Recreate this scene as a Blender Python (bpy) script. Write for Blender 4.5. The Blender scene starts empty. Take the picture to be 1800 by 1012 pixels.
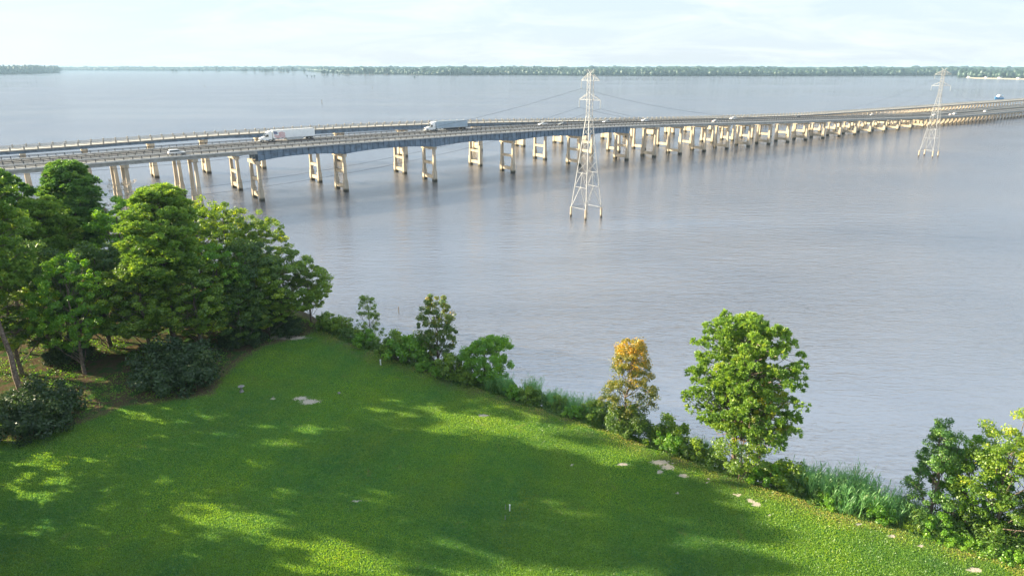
import bpy, math, random
import numpy as np
from mathutils import Vector, Matrix
C = bpy.data.collections.new('scene'); S = bpy.context.scene
S.collection.children.link(C)
R = math.radians
# ------------------------------------------------------------------ camera
H = 43.0; F = 1200.0; CX, CY, YH = 900, 506, 116
PIT = math.atan((CY-YH)/F)
cd = bpy.data.cameras.new('camera'); cam = bpy.data.objects.new('camera', cd); C.objects.link(cam)
cam.location = (0, 0, H); cam.rotation_euler = (math.pi/2-PIT, 0, 0)
cd.sensor_width = 36; cd.lens = 36*F/1800; cd.clip_start = 0.5; cd.clip_end = 60000
S.camera = cam
# ------------------------------------------------------------------ light
ELEV = 18.4; AZ = 75.0              # sun left of the view and a little ahead
sv = Vector((-math.sin(R(AZ))*math.cos(R(ELEV)), math.cos(R(AZ))*math.cos(R(ELEV)), math.sin(R(ELEV))))
ld = bpy.data.lights.new('sun', 'SUN'); sun = bpy.data.objects.new('sun', ld); C.objects.link(sun)
ld.energy = 5.0; ld.angle = R(0.5); ld.color = (1, .85, .58)
sun.rotation_mode = 'QUATERNION'; sun.rotation_quaternion = sv.to_track_quat('Z', 'Y')
sun.location = (-200, 50, 150)
W = bpy.data.worlds.new('World'); S.world = W; W.use_nodes = True
nt = W.node_tree; N = nt.nodes; L = nt.links
bg = N['Background']
sky = N.new('ShaderNodeTexSky'); sky.sky_type = 'NISHITA'; sky.sun_disc = False
sky.sun_elevation = R(ELEV); sky.sun_rotation = R(-AZ)
sky.air_density = 1.0; sky.dust_density = 0.35; sky.ozone_density = 2.5; sky.altitude = 20
tc = N.new('ShaderNodeTexCoord'); sep = N.new('ShaderNodeSeparateXYZ'); L.new(tc.outputs['Generated'], sep.inputs[0])
mx = N.new('ShaderNodeMath'); mx.operation = 'MAXIMUM'; mx.inputs[1].default_value = 0.004; L.new(sep.outputs[2], mx.inputs[0])
cmb = N.new('ShaderNodeCombineXYZ'); L.new(sep.outputs[0], cmb.inputs[0]); L.new(sep.outputs[1], cmb.inputs[1]); L.new(mx.outputs[0], cmb.inputs[2])
L.new(cmb.outputs[0], sky.inputs[0])
# thin high cloud: noise on a plane above
zz = N.new('ShaderNodeMath'); zz.operation = 'ADD'; zz.inputs[1].default_value = .22; L.new(mx.outputs[0], zz.inputs[0])
dv = N.new('ShaderNodeVectorMath'); dv.operation = 'DIVIDE'; L.new(cmb.outputs[0], dv.inputs[0])
c3 = N.new('ShaderNodeCombineXYZ'); [L.new(zz.outputs[0], c3.inputs[i]) for i in range(3)]; L.new(c3.outputs[0], dv.inputs[1])
mp = N.new('ShaderNodeMapping'); mp.inputs['Scale'].default_value = (.9, 1.5, 0); mp.inputs['Rotation'].default_value = (0, 0, .5); L.new(dv.outputs[0], mp.inputs[0])
cn = N.new('ShaderNodeTexNoise'); cn.inputs['Scale'].default_value = 1.5; cn.inputs['Detail'].default_value = 9; cn.inputs['Roughness'].default_value = .62; cn.inputs['Distortion'].default_value = .6
L.new(mp.outputs[0], cn.inputs[0])
cr = N.new('ShaderNodeMapRange'); cr.inputs[1].default_value = .42; cr.inputs[2].default_value = .66; cr.inputs[3].default_value = 0.5; cr.inputs[4].default_value = 1.0
L.new(cn.outputs[0], cr.inputs[0])
th = N.new('ShaderNodeMapRange'); th.interpolation_type = 'SMOOTHSTEP'; th.inputs[1].default_value = .10; th.inputs[2].default_value = .42; th.inputs[3].default_value = 1; th.inputs[4].default_value = .72; L.new(mx.outputs[0], th.inputs[0])
cv = N.new('ShaderNodeMath'); cv.operation = 'MULTIPLY'; L.new(cr.outputs[0], cv.inputs[0]); L.new(th.outputs[0], cv.inputs[1])
cm = N.new('ShaderNodeMix'); cm.data_type = 'RGBA'; L.new(cv.outputs[0], cm.inputs[0]); c0 = N.new('ShaderNodeMix'); c0.data_type = 'RGBA'; c0.inputs[0].default_value = .6; L.new(sky.outputs[0], c0.inputs[6]); c0.inputs[7].default_value = (3.9, 5.1, 6.4, 1); L.new(c0.outputs[2], cm.inputs[6]); cm.inputs[7].default_value = (5.9, 6.5, 7.0, 1)
L.new(cm.outputs[2], bg.inputs[0]); st_ = N.new('ShaderNodeMapRange'); st_.inputs[1].default_value = 0; st_.inputs[2].default_value = .35; st_.inputs[3].default_value = .045; st_.inputs[4].default_value = .052; L.new(mx.outputs[0], st_.inputs[0]); L.new(st_.outputs[0], bg.inputs[1])
S.view_settings.view_transform = 'Standard'; S.view_settings.look = 'None'; S.view_settings.gamma = 1
S.view_settings.exposure = 1.84
S.render.engine = 'CYCLES'
S.cycles.volume_bounces = 0; S.cycles.max_bounces = 8; S.cycles.transparent_max_bounces = 8
# ------------------------------------------------------------------ geometry of the place
RE = 7.4e6                                           # earth radius with refraction
D2 = np.array([.8016679, .5977697]); N2 = np.array([-.5977697, .8016679])  # along / across the bridges
OA, OB, OC = 236.3, 260.9, 310.3
def ray(x, y):
    a = (x-CX)/F; b = -(y-CY)/F
    return np.array([a, math.cos(PIT)+b*math.sin(PIT), -math.sin(PIT)+b*math.cos(PIT)])
def G(x, y, z=0.0):                                   # point of the ground at height z seen at photo pixel
    r = ray(x, y); t = (z-H)/r[2]; return Vector((r[0]*t, r[1]*t, z))
def Gc(x, y):                                         # the same on the curved lake
    r = ray(x, y); hl = math.hypot(r[0], r[1]); k = -r[2]/hl; D = H/k
    for _ in range(30): D = (H + D*D/(2*RE))/k
    return (r[0]/hl*D, r[1]/hl*D, -D*D/(2*RE))
def drop(x, y): return -(x*x+y*y)/(2*RE)
def BP(s, o, z): return Vector((s*D2[0]+o*N2[0], s*D2[1]+o*N2[1], z))
def s_at(px, o, z):                                   # station along bridge line o seen at column px
    r = ray(px, 250); m = r[0]; 
    lo, hi = -60, 1500
    for _ in range(60):
        s = (lo+hi)/2; p = BP(s, o, z); fw = p.y*math.cos(PIT)+(H-z)*math.sin(PIT)
        if p.x/fw < (px-CX)/F: lo = s
        else: hi = s
    return s
ZS = [-90, 7, 42, 99, 172, 203, 238, 279, 352, 446, 561, 622, 742, 1300]
ZV = [15.6, 16.1, 16.6, 17.0, 17.0, 16.7, 16.2, 15.2, 12.9, 10.3, 7.1, 5.7, 5.3, 5.3]
CS = [-90, 10, 57, 130, 191, 269, 330, 393, 520, 692, 976, 1500]
CV = [13.3, 14.2, 15.3, 15.8, 15.1, 12.6, 10.4, 8.7, 6.1, 5.5, 5.2, 5.2]
def zroad(s): return float(sum(np.interp(s+k, ZS, ZV) for k in (-16, -8, 0, 8, 16))/5)
def zroadB(s): return zroad(s)-float(np.interp(s, [330, 560], [.95, .25]))
def zold(s): return float(sum(np.interp(s+k, CS, CV) for k in (-16, -8, 0, 8, 16))/5)
# ------------------------------------------------------------------ materials
def mat(name, col, rough=.8, metal=0, var=.15, scale=1.0, bump=0, col2=None, spec=.3):
    m = bpy.data.materials.new(name); m.use_nodes = True; n = m.node_tree.nodes; l = m.node_tree.links
    p = n['Principled BSDF']; p.inputs['Roughness'].default_value = rough; p.inputs['Metallic'].default_value = metal
    p.inputs['Specular IOR Level'].default_value = spec
    t = n.new('ShaderNodeTexCoord'); no = n.new('ShaderNodeTexNoise'); no.inputs['Scale'].default_value = scale; no.inputs['Detail'].default_value = 6
    l.new(t.outputs['Object'], no.inputs[0])
    r = n.new('ShaderNodeValToRGB'); c2 = col2 or tuple(min(1, c*(1+2*var)) for c in col)
    c1 = tuple(c*(1-2*var) for c in col)
    r.color_ramp.elements[0].position = .3; r.color_ramp.elements[1].position = .7
    r.color_ramp.elements[0].color = (*c1, 1); r.color_ramp.elements[1].color = (*c2, 1)
    l.new(no.outputs[0], r.inputs[0]); l.new(r.outputs[0], p.inputs[0])
    if bump:
        b = n.new('ShaderNodeBump'); b.inputs['Strength'].default_value = bump; b.inputs['Distance'].default_value = .05
        l.new(no.outputs[0], b.inputs['Height']); l.new(b.outputs[0], p.inputs['Normal'])
    return m
def leafmat(name, a, b, c=None, trans=.4, topc=None):
    # a = darker leaf colour, b = lighter, c = occasional odd leaves; face attribute 'tint' chooses
    m = bpy.data.materials.new(name); m.use_nodes = True; n = m.node_tree.nodes; l = m.node_tree.links
    n.remove(n['Principled BSDF']); out = n['Material Output']
    at = n.new('ShaderNodeAttribute'); at.attribute_name = 'tint'
    r = n.new('ShaderNodeValToRGB'); e = r.color_ramp.elements
    e[0].position = .1; e[0].color = (*a, 1); e[1].position = .75; e[1].color = (*b, 1)
    if c: x = e.new(1.0); x.color = (*c, 1)
    l.new(at.outputs['Fac'], r.inputs[0])
    d = n.new('ShaderNodeBsdfDiffuse'); tr = n.new('ShaderNodeBsdfTranslucent'); g = n.new('ShaderNodeBsdfGlossy'); g.inputs['Roughness'].default_value = .45
    g.inputs['Color'].default_value = (.9, .95, 1, 1)
    hs = n.new('ShaderNodeHueSaturation'); hs.inputs['Hue'].default_value = .485; hs.inputs['Value'].default_value = 1.5; hs.inputs['Saturation'].default_value = 1.1
    l.new(r.outputs[0], hs.inputs['Color'])
    l.new(r.outputs[0], d.inputs[0]); l.new(hs.outputs[0], tr.inputs[0])
    ms = n.new('ShaderNodeMixShader'); ms.inputs[0].default_value = trans; l.new(d.outputs[0], ms.inputs[1]); l.new(tr.outputs[0], ms.inputs[2])
    m2 = n.new('ShaderNodeMixShader'); m2.inputs[0].default_value = .035; l.new(ms.outputs[0], m2.inputs[1]); l.new(g.outputs[0], m2.inputs[2])
    l.new(m2.outputs[0], out.inputs[0])
    return m
def stained(name, col, dark, z0, z1):
    # concrete with a wet dark band at the waterline (world height), vertical streaks
    m = bpy.data.materials.new(name); m.use_nodes = True; n = m.node_tree.nodes; l = m.node_tree.links
    p = n['Principled BSDF']; p.inputs['Roughness'].default_value = .9; p.inputs['Specular IOR Level'].default_value = .2
    ge = n.new('ShaderNodeNewGeometry'); mp = n.new('ShaderNodeMapping'); mp.inputs['Scale'].default_value = (1.2, 1.2, .22); l.new(ge.outputs['Position'], mp.inputs[0])
    no = n.new('ShaderNodeTexNoise'); no.inputs['Scale'].default_value = 1; no.inputs['Detail'].default_value = 7; l.new(mp.outputs[0], no.inputs[0])
    r = n.new('ShaderNodeValToRGB'); r.color_ramp.elements[0].position = .3; r.color_ramp.elements[1].position = .62
    r.color_ramp.elements[0].color = (*[c*.6 for c in col], 1); r.color_ramp.elements[1].color = (*col, 1); l.new(no.outputs[0], r.inputs[0])
    s = n.new('ShaderNodeSeparateXYZ'); l.new(ge.outputs['Position'], s.inputs[0])
    ad = n.new('ShaderNodeMath'); ad.operation = 'MULTIPLY_ADD'; ad.inputs[1].default_value = -.8; l.new(no.outputs[0], ad.inputs[0]); l.new(s.outputs[2], ad.inputs[2])
    mr = n.new('ShaderNodeMapRange'); mr.inputs[1].default_value = z0; mr.inputs[2].default_value = z1; l.new(ad.outputs[0], mr.inputs[0])
    mi = n.new('ShaderNodeMix'); mi.data_type = 'RGBA'; mi.inputs[6].default_value = (*dark, 1); l.new(mr.outputs[0], mi.inputs[0]); l.new(r.outputs[0], mi.inputs[7])
    l.new(mi.outputs[2], p.inputs[0])
    return m
M = dict(
 conc=stained('pier_concrete', (.52, .44, .34), (.05, .045, .03), .1, .9),
 concold=stained('old_concrete', (.55, .46, .34), (.06, .05, .035), .2, 1.0),
 pile=stained('pile_concrete', (.62, .51, .38), (.05, .04, .03), -.2, .5),
 slab=mat('slab_concrete', (.34, .34, .33), .9, scale=.8, var=.15),
 deck_road=mat('road_surface', (.17, .175, .18), .85, scale=.25, var=.14),
 oldroad=mat('old_road', (.5, .49, .46), .9, scale=.3, var=.1),
 steel=mat('blue_girder_paint', (.14, .19, .255), .55, .2, var=.18, scale=.7),
 rail=mat('railing_metal', (.07, .07, .075), .6, .4, var=.1, scale=2),
 railc=mat('railing_concrete', (.33, .31, .28), .9, var=.12, scale=2),
 curb=mat('curb_concrete', (.55, .53, .50), .9, var=.12, scale=2),
 mark=mat('paint_line', (.75, .75, .72), .7, var=.05, scale=3),
 galv=mat('galvanized_steel', (.27, .28, .30), .5, .35, var=.08, scale=1.5),
 wire=mat('wire_metal', (.10, .10, .11), .5, .5, var=.05),
 insul=mat('insulator_ceramic', (.40, .42, .44), .35, var=.08, scale=4),
 bark=mat('bark', (.16, .125, .10), .95, var=.25, scale=3, bump=.6),
 pinebark=mat('pine_bark', (.20, .15, .13), .95, var=.3, scale=4, bump=.8),
 palebark=mat('pale_bark', (.42, .40, .36), .95, var=.25, scale=2.5, bump=.5),
 white=mat('white_paint', (.80, .81, .82), .35, var=.03, scale=1, spec=.5),
 grey=mat('grey_blue_paint', (.34, .42, .50), .45, var=.05, scale=.6),
 silver=mat('silver_paint', (.48, .5, .52), .35, .4, var=.03),
 dark=mat('dark_paint', (.04, .045, .055), .35, var=.05, spec=.5),
 red=mat('red_paint', (.5, .05, .05), .4, var=.05), navy=mat('navy_paint', (.03, .05, .18), .4, var=.05),
 blue=mat('boat_blue_paint', (.03, .20, .42), .4, var=.08, scale=.5),
 tyre=mat('tyre_rubber', (.02, .02, .02), .9, var=.1), glass=mat('dark_glass', (.02, .025, .03), .08, var=.05, spec=.8),
 chrome=mat('bright_metal', (.6, .6, .6), .25, .9, var=.03), redlamp=mat('red_lens', (.4, .02, .02), .3, var=.05),
 pvc=mat('white_plastic', (.8, .8, .78), .5, var=.03), stone=mat('grey_stone', (.25, .24, .23), .9, var=.2, scale=3),
 sandm=mat('beach_sand', (.5, .42, .3), .95, var=.12, scale=.02),
 roof=mat('roof_shingle', (.24, .22, .21), .9, var=.12, scale=.3),
 wood=mat('weathered_wood', (.18, .15, .12), .9, var=.15),
 L_pine=leafmat('pine_needles', (0.110, 0.220, 0.037), (0.244, 0.390, 0.055), (0.403, 0.488, 0.073), .3),
 L_pined=leafmat('dark_pine_needles', (0.063, 0.161, 0.037), (0.149, 0.287, 0.048), (0.253, 0.368, 0.057), .3),
 L_oak=leafmat('oak_leaves', (0.084, 0.168, 0.026), (0.222, 0.348, 0.038), (0.396, 0.480, 0.048), .45),
 L_dark=leafmat('dark_leaves', (0.052, 0.115, 0.028), (0.132, 0.230, 0.037), (0.241, 0.333, 0.040), .4),
 L_yel=leafmat('yellow_green_leaves', (.095, .190, .022), (.250, .370, .030), (.500, .520, .040), .45),
 L_bright=leafmat('bright_leaves', (0.095, 0.241, 0.024), (0.207, 0.405, 0.038), (0.345, 0.517, 0.052), .45),
 L_rust=leafmat('rust_tinged_leaves', (.070, .145, .028), (.170, .240, .040), (.42, .30, .06), .4),
 L_orange=leafmat('orange_needles', (.085, .130, .025), (.330, .290, .035), (.80, .47, .045), .4),
 L_gold=leafmat('golden_leaves', (0.180, 0.240, 0.018), (0.510, 0.495, 0.027), (0.850, 0.720, 0.045), .5),
 L_reed=leafmat('reed_blades', (0.110, 0.280, 0.090), (0.260, 0.480, 0.170), (0.540, 0.510, 0.195), .4),
 L_under=leafmat('undergrowth_leaves', (0.056, 0.131, 0.027), (0.140, 0.254, 0.041), (0.375, 0.338, 0.094), .35),
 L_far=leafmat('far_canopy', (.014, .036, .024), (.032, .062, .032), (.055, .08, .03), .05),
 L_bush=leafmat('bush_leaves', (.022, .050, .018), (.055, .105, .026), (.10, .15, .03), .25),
 L_grass=leafmat('grass_blades', (.058, .185, .062), (.270, .430, .042), (.540, .470, .140), .5),
 L_bare=leafmat('faded_leaves', (0.300, 0.255, 0.210), (0.495, 0.435, 0.360), None, .3),
)
# ------------------------------------------------------------------ helpers
def tag(o, label=None, cat=None, group=None, kind=None):
    if label: o['label'] = label
    if cat: o['category'] = cat
    if group: o['group'] = group
    if kind: o['kind'] = kind
    return o
def thing(name, label, cat, loc=(0, 0, 0), rz=0, group=None):
    o = bpy.data.objects.new(name, None); C.objects.link(o); o.location = loc; o.rotation_euler = (0, 0, rz)
    o.empty_display_size = .5
    return tag(o, label, cat, group)
def copy_tree(o, parent=None, swap=None):
    c = o.copy(); C.objects.link(c)
    if parent: c.parent = parent
    for ch in o.children: copy_tree(ch, c)
    return c
class MB:
    def __init__(s): s.v = []; s.f = []
    def box(s, c, h, ax=None):
        X, Y, Z = [Vector(a) for a in (ax or ((1, 0, 0), (0, 1, 0), (0, 0, 1)))]; c = Vector(c); b = len(s.v)
        for i in (-1, 1):
            for j in (-1, 1):
                for k in (-1, 1): s.v.append(c+X*h[0]*i+Y*h[1]*j+Z*h[2]*k)
        for q in ((0, 1, 3, 2), (4, 6, 7, 5), (0, 4, 5, 1), (2, 3, 7, 6), (0, 2, 6, 4), (1, 5, 7, 3)): s.f.append([b+i for i in q])
    def beam(s, a, b, w, h=None, up=(0, 0, 1)):
        a = Vector(a); b = Vector(b); d = b-a; ln = d.length
        if ln < 1e-6: return
        d.normalize(); u = Vector(up)
        if abs(d.dot(u)) > .98: u = Vector((1, 0, 0))
        x = d.cross(u).normalized(); y = x.cross(d).normalized()
        s.box((a+b)/2, (ln/2, w/2, (h or w)/2), (d, x, y))
    def frustum(s, c0, h0, c1, h1, ax=None):          # between two rectangles
        X, Y = [Vector(a) for a in (ax or ((1, 0, 0), (0, 1, 0)))[:2]]; b = len(s.v)
        for c, h in ((c0, h0), (c1, h1)):
            c = Vector(c)
            for i, j in ((-1, -1), (1, -1), (1, 1), (-1, 1)): s.v.append(c+X*h[0]*i+Y*h[1]*j)
        s.f.append([b+3, b+2, b+1, b]); s.f.append([b+4, b+5, b+6, b+7])
        for i in range(4): s.f.append([b+i, b+(i+1) % 4, b+4+(i+1) % 4, b+4+i])
    def tube(s, pts, rad, n=7, cap=True):
        pts = [Vector(p) for p in pts]; b = len(s.v)
        for i, p in enumerate(pts):
            d = (pts[min(i+1, len(pts)-1)]-pts[max(i-1, 0)]).normalized()
            u = Vector((0, 0, 1)) if abs(d.z) < .9 else Vector((1, 0, 0))
            x = d.cross(u).normalized(); y = x.cross(d)
            r = rad[i] if hasattr(rad, '__len__') else rad
            for k in range(n):
                a = 2*math.pi*k/n; s.v.append(p+x*(math.cos(a)*r)+y*(math.sin(a)*r))
        for i in range(len(pts)-1):
            for k in range(n): s.f.append([b+i*n+k, b+i*n+(k+1) % n, b+(i+1)*n+(k+1) % n, b+(i+1)*n+k])
        if cap: s.f.append([b+k for k in range(n)][::-1]); s.f.append([b+(len(pts)-1)*n+k for k in range(n)])
    def sweep(s, secs, cap=True):                      # list of equal-length rings
        b = len(s.v); n = len(secs[0])
        for r in secs: s.v.extend(Vector(p) for p in r)
        for i in range(len(secs)-1):
            for k in range(n if n > 2 else 1): s.f.append([b+i*n+k, b+i*n+(k+1) % n, b+(i+1)*n+(k+1) % n, b+(i+1)*n+k])
        if cap: s.f.append([b+k for k in range(n)][::-1]); s.f.append([b+(len(secs)-1)*n+k for k in range(n)])
    def prism(s, prof, y0, y1, inset=None, zmin=None):  # profile in xz, extruded in y
        b = len(s.v); n = len(prof)
        for y, sg in ((y0, 1), (y1, -1)):
            for (x, z) in prof:
                yy = y + (sg*inset(x, z) if inset else 0)
                s.v.append(Vector((x, yy, z)))
        s.f.append([b+i for i in range(n)]); s.f.append([b+n+i for i in range(n)][::-1])
        for i in range(n): s.f.append([b+(i+1) % n, b+i, b+n+i, b+n+(i+1) % n])
    def build(s, name, m, parent=None, smooth=False, bevel=0):
        me = bpy.data.meshes.new(name); me.from_pydata(s.v, [], s.f); me.validate(); me.update()
        import bmesh
        bm = bmesh.new(); bm.from_mesh(me); bmesh.ops.recalc_face_normals(bm, faces=bm.faces); bm.to_mesh(me); bm.free()
        me.materials.append(m); o = bpy.data.objects.new(name, me); C.objects.link(o)
        if parent: o.parent = parent
        if smooth: me.shade_smooth()
        if bevel:
            bv = o.modifiers.new('bevel', 'BEVEL'); bv.width = bevel; bv.segments = 2
        return o
def npmesh(name, V, Q, m, tint=None, parent=None, smooth=False):
    me = bpy.data.meshes.new(name); V = np.ascontiguousarray(V, np.float32).reshape(-1, 3); Q = np.ascontiguousarray(Q, np.int32); k = Q.shape[1]
    me.vertices.add(len(V)); me.vertices.foreach_set('co', V.ravel())
    me.loops.add(Q.size); me.loops.foreach_set('vertex_index', Q.ravel())
    me.polygons.add(len(Q)); me.polygons.foreach_set('loop_start', np.arange(0, Q.size, k, dtype=np.int32))
    try: me.polygons.foreach_set('loop_total', np.full(len(Q), k, np.int32))
    except Exception: pass
    if smooth: me.polygons.foreach_set('use_smooth', np.ones(len(Q), bool))
    me.update(calc_edges=True); me.materials.append(m)
    if tint is not None:
        a = me.attributes.new('tint', 'FLOAT', 'FACE'); a.data.foreach_set('value', np.clip(tint, 0, 1).astype(np.float32))
    o = bpy.data.objects.new(name, me); C.objects.link(o)
    if parent: o.parent = parent
    return o
def unit(a): return a/np.maximum(np.linalg.norm(a, axis=-1, keepdims=True), 1e-9)
def rdir(rg, n): return unit(rg.normal(size=(n, 3)))
class Leaves:
    def __init__(s): s.V = []; s.T = []
    def add(s, c, nrm, rg, size, asp=.55, t=.5):        # rhombic leaves
        n = len(c); a = unit(np.cross(nrm, rdir(rg, n))); b = np.cross(nrm, a)
        sz = (size*(.65+.7*rg.random(n)))[:, None]
        u = a*sz*.5; v = b*sz*.5*asp
        s.V.append(np.stack([c-u, c-v, c+u, c+v], 1)); s.T.append(np.broadcast_to(t, (n,)).astype(float))
    def blade(s, c, d, side, ln, w, t):                   # thin blade from c along d
        n = len(c); e = c+d*ln[:, None] if hasattr(ln, '__len__') else c+d*ln
        mid = c*.45+e*.55
        s.V.append(np.stack([c, mid-side*w, e, mid+side*w], 1)); s.T.append(np.broadcast_to(t, (n,)).astype(float))
    def clump(s, ctr, r, k, rg, size, flat=.75, t=.5, tv=.22, up=.5, asp=.55):
        d = rdir(rg, k); rr = r*(.35+.7*rg.random(k)**.6)
        c = ctr+d*rr[:, None]*np.array([1, 1, flat])
        nr = unit(d*.7+np.array([0, 0, up])+rg.normal(size=(k, 3))*.55)
        s.add(c, nr, rg, size, asp, t+rg.normal(size=k)*tv*.6)
    def build(s, name, m, parent=None):
        V = np.concatenate(s.V); n = len(V); return npmesh(name, V, np.arange(4*n).reshape(n, 4), m, np.concatenate(s.T), parent)
# ------------------------------------------------------------------ water, on the round earth
def water():
    rr = np.concatenate([[.1], np.linspace(15, 400, 24), np.geomspace(430, 24000, 60)]); na = 160
    a = np.linspace(0, 2*math.pi, na, endpoint=False)
    V = np.zeros((len(rr), na, 3)); V[..., 0] = rr[:, None]*np.sin(a); V[..., 1] = rr[:, None]*np.cos(a); V[..., 2] = -(rr[:, None]**2)/(2*RE)
    i, j = np.meshgrid(np.arange(len(rr)-1), np.arange(na), indexing='ij')
    Q = np.stack([i*na+j, i*na+(j+1) % na, (i+1)*na+(j+1) % na, (i+1)*na+j], -1).reshape(-1, 4)[:, ::-1]
    m = bpy.data.materials.new('lake_water'); m.use_nodes = True; n = m.node_tree.nodes; l = m.node_tree.links; p = n['Principled BSDF']
    p.inputs['IOR'].default_value = 1.333; p.inputs['Specular IOR Level'].default_value = .5
    ge = n.new('ShaderNodeNewGeometry')
    def noise(sc, rot, scale, det, dist=0, rough=.55):
        mp = n.new('ShaderNodeMapping'); mp.inputs['Scale'].default_value = sc; mp.inputs['Rotation'].default_value = (0, 0, rot); l.new(ge.outputs['Position'], mp.inputs[0])
        o = n.new('ShaderNodeTexNoise'); o.inputs['Scale'].default_value = scale; o.inputs['Detail'].default_value = det; o.inputs['Distortion'].default_value = dist; o.inputs['Roughness'].default_value = rough
        l.new(mp.outputs[0], o.inputs[0]); return o.outputs[0]
    slick = noise((.22, 1, 1), .35, .012, 4, .8)          # bands of wind and calm
    slick2 = noise((.08, 1, 1), .05, .0045, 5, 1.2)
    ad = n.new('ShaderNodeMath'); ad.operation = 'MULTIPLY_ADD'; ad.inputs[1].default_value = .5; l.new(slick, ad.inputs[0])
    h2 = n.new('ShaderNodeMath'); h2.operation = 'MULTIPLY'; h2.inputs[1].default_value = .5; l.new(slick2, h2.inputs[0]); l.new(h2.outputs[0], ad.inputs[2])
    st = n.new('ShaderNodeMapRange'); st.inputs[1].default_value = .38; st.inputs[2].default_value = .62; st.inputs[3].default_value = .12; st.inputs[4].default_value = 1.3; l.new(ad.outputs[0], st.inputs[0])
    rp = noise((.8, 2.0, 1), .3, .8, 5, .4, .62); rp2 = noise((.8, 2.4, 1), .12, .2, 4, .5)
    sm = n.new('ShaderNodeMath'); sm.operation = 'MULTIPLY_ADD'; sm.inputs[1].default_value = .30; l.new(rp, sm.inputs[0])
    h3 = n.new('ShaderNodeMath'); h3.operation = 'MULTIPLY'; h3.inputs[1].default_value = .55; l.new(rp2, h3.inputs[0]); l.new(h3.outputs[0], sm.inputs[2])
    b = n.new('ShaderNodeBump'); b.inputs['Distance'].default_value = 1.15; l.new(sm.outputs[0], b.inputs['Height']); l.new(st.outputs[0], b.inputs['Strength'])
    l.new(b.outputs[0], p.inputs['Normal'])
    r = n.new('ShaderNodeMapRange'); r.inputs[3].default_value = .05; r.inputs[4].default_value = .14; r.inputs[1].default_value = .38; r.inputs[2].default_value = .62; l.new(ad.outputs[0], r.inputs[0]); l.new(r.outputs[0], p.inputs['Roughness'])
    silt = noise((1, 1, 1), 0, .02, 5, .6)
    cr = n.new('ShaderNodeValToRGB'); cr.color_ramp.elements[0].color = (.066, .068, .082, 1); cr.color_ramp.elements[1].color = (.122, .112, .110, 1); cr.color_ramp.elements[0].position = .35; cr.color_ramp.elements[1].position = .7
    l.new(silt, cr.inputs[0]); l.new(cr.outputs[0], p.inputs[0])
    out = n['Material Output']; df = n.new('ShaderNodeBsdfDiffuse'); gl = n.new('ShaderNodeBsdfGlossy'); fr = n.new('ShaderNodeFresnel'); fr.inputs['IOR'].default_value = 1.34
    gl.inputs['Color'].default_value = (.83, .845, .88, 1); l.new(r.outputs[0], gl.inputs['Roughness']); l.new(b.outputs[0], gl.inputs['Normal']); l.new(b.outputs[0], fr.inputs['Normal']); l.new(cr.outputs[0], df.inputs[0]); l.new(b.outputs[0], df.inputs['Normal'])
    fm = n.new('ShaderNodeMapRange'); fm.inputs[1].default_value = 0; fm.inputs[2].default_value = .9; fm.inputs[3].default_value = .0; fm.inputs[4].default_value = .62; l.new(fr.outputs[0], fm.inputs[0])
    ms = n.new('ShaderNodeMixShader'); l.new(fm.outputs[0], ms.inputs[0]); l.new(df.outputs[0], ms.inputs[1]); l.new(gl.outputs[0], ms.inputs[2]); l.new(ms.outputs[0], out.inputs[0]); n.remove(p)
    tag(npmesh('water', V, Q, m, smooth=True), kind='structure')
water()
# ------------------------------------------------------------------ land
LAND = [(-500, 190), (-200, 158), (-110, 143), (-66, 131), (-42, 114), (-31.5, 102.5), (-24, 95), (-14.3, 87.5), (0, 77), (12.8, 68), (22.9, 59.7), (31.6, 53.8), (42.8, 47.2), (60, 38), (95, 22), (220, -30), (220, -300), (-500, -300)]
def poly_sd(P, x, y):                                     # signed distance, + inside
    P = np.array(P, float); A = P; B = np.roll(P, -1, 0); d = np.full(x.shape, 1e9); ins = np.zeros(x.shape, bool)
    for (ax, ay), (bx, by) in zip(A, B):
        ex, ey = bx-ax, by-ay; t = np.clip(((x-ax)*ex+(y-ay)*ey)/(ex*ex+ey*ey), 0, 1)
        d = np.minimum(d, np.hypot(x-ax-t*ex, y-ay-t*ey))
        c = ((ay > y) != (by > y)); 
        with np.errstate(divide='ignore', invalid='ignore'): xi = ax+(y-ay)*ex/(ey if ey else 1e-9)
        ins ^= c & (x < xi)
    return np.where(ins, d, -d)
def land_z(x, y):
    x = np.asarray(x, float); y = np.asarray(y, float); s = poly_sd(LAND, x, y)
    z = np.interp(s, [-14, -9, -5.5, -1.2, 0.4, 6], [-3, -1.5, 0, 3.0, 3.45, 3.5])
    return z + .10*np.sin(x*.11+1)*np.sin(y*.09) * (s > 0)
def lz(x, y): return float(land_z(np.array([x]), np.array([y]))[0])
FL = [G(px, py, 3.5)[:2] for px, py in ((0, 775), (60, 768), (120, 748), (220, 712), (300, 702), (370, 690), (395, 655), (430, 625), (470, 605), (540, 586))]
FLOOR = [(-60, 56), (-60, 62)] + [tuple(p) for p in FL] + [(-31, 103), (-42, 114), (-66, 133), (-500, 200), (-500, 20), (-62, 20)]
SAND = [(530, 699, 14, 4), (545, 705, 17, 5), (1162, 812, 20, 5), (1174, 820, 14, 5), (1160, 828, 6, 4), (1201, 835, 9, 4), (1095, 815, 13, 3), (1245, 842, 3, 2), (1241, 848, 3, 2), (1294, 869, 10, 3), (1319, 880, 8, 4), (1329, 886, 8, 5),
        (1190, 866, 5, 2), (627, 881, 8, 2.5), (1712, 1002, 16, 5), (1568, 943, 8, 3), (1618, 960, 7, 2), (1510, 922, 7, 2), (505, 593, 36, 4), (850, 730, 12, 2), (480, 700, 4, 2), (1350, 905, 4, 2), (1006, 815, 4, 1.5)]
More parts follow.
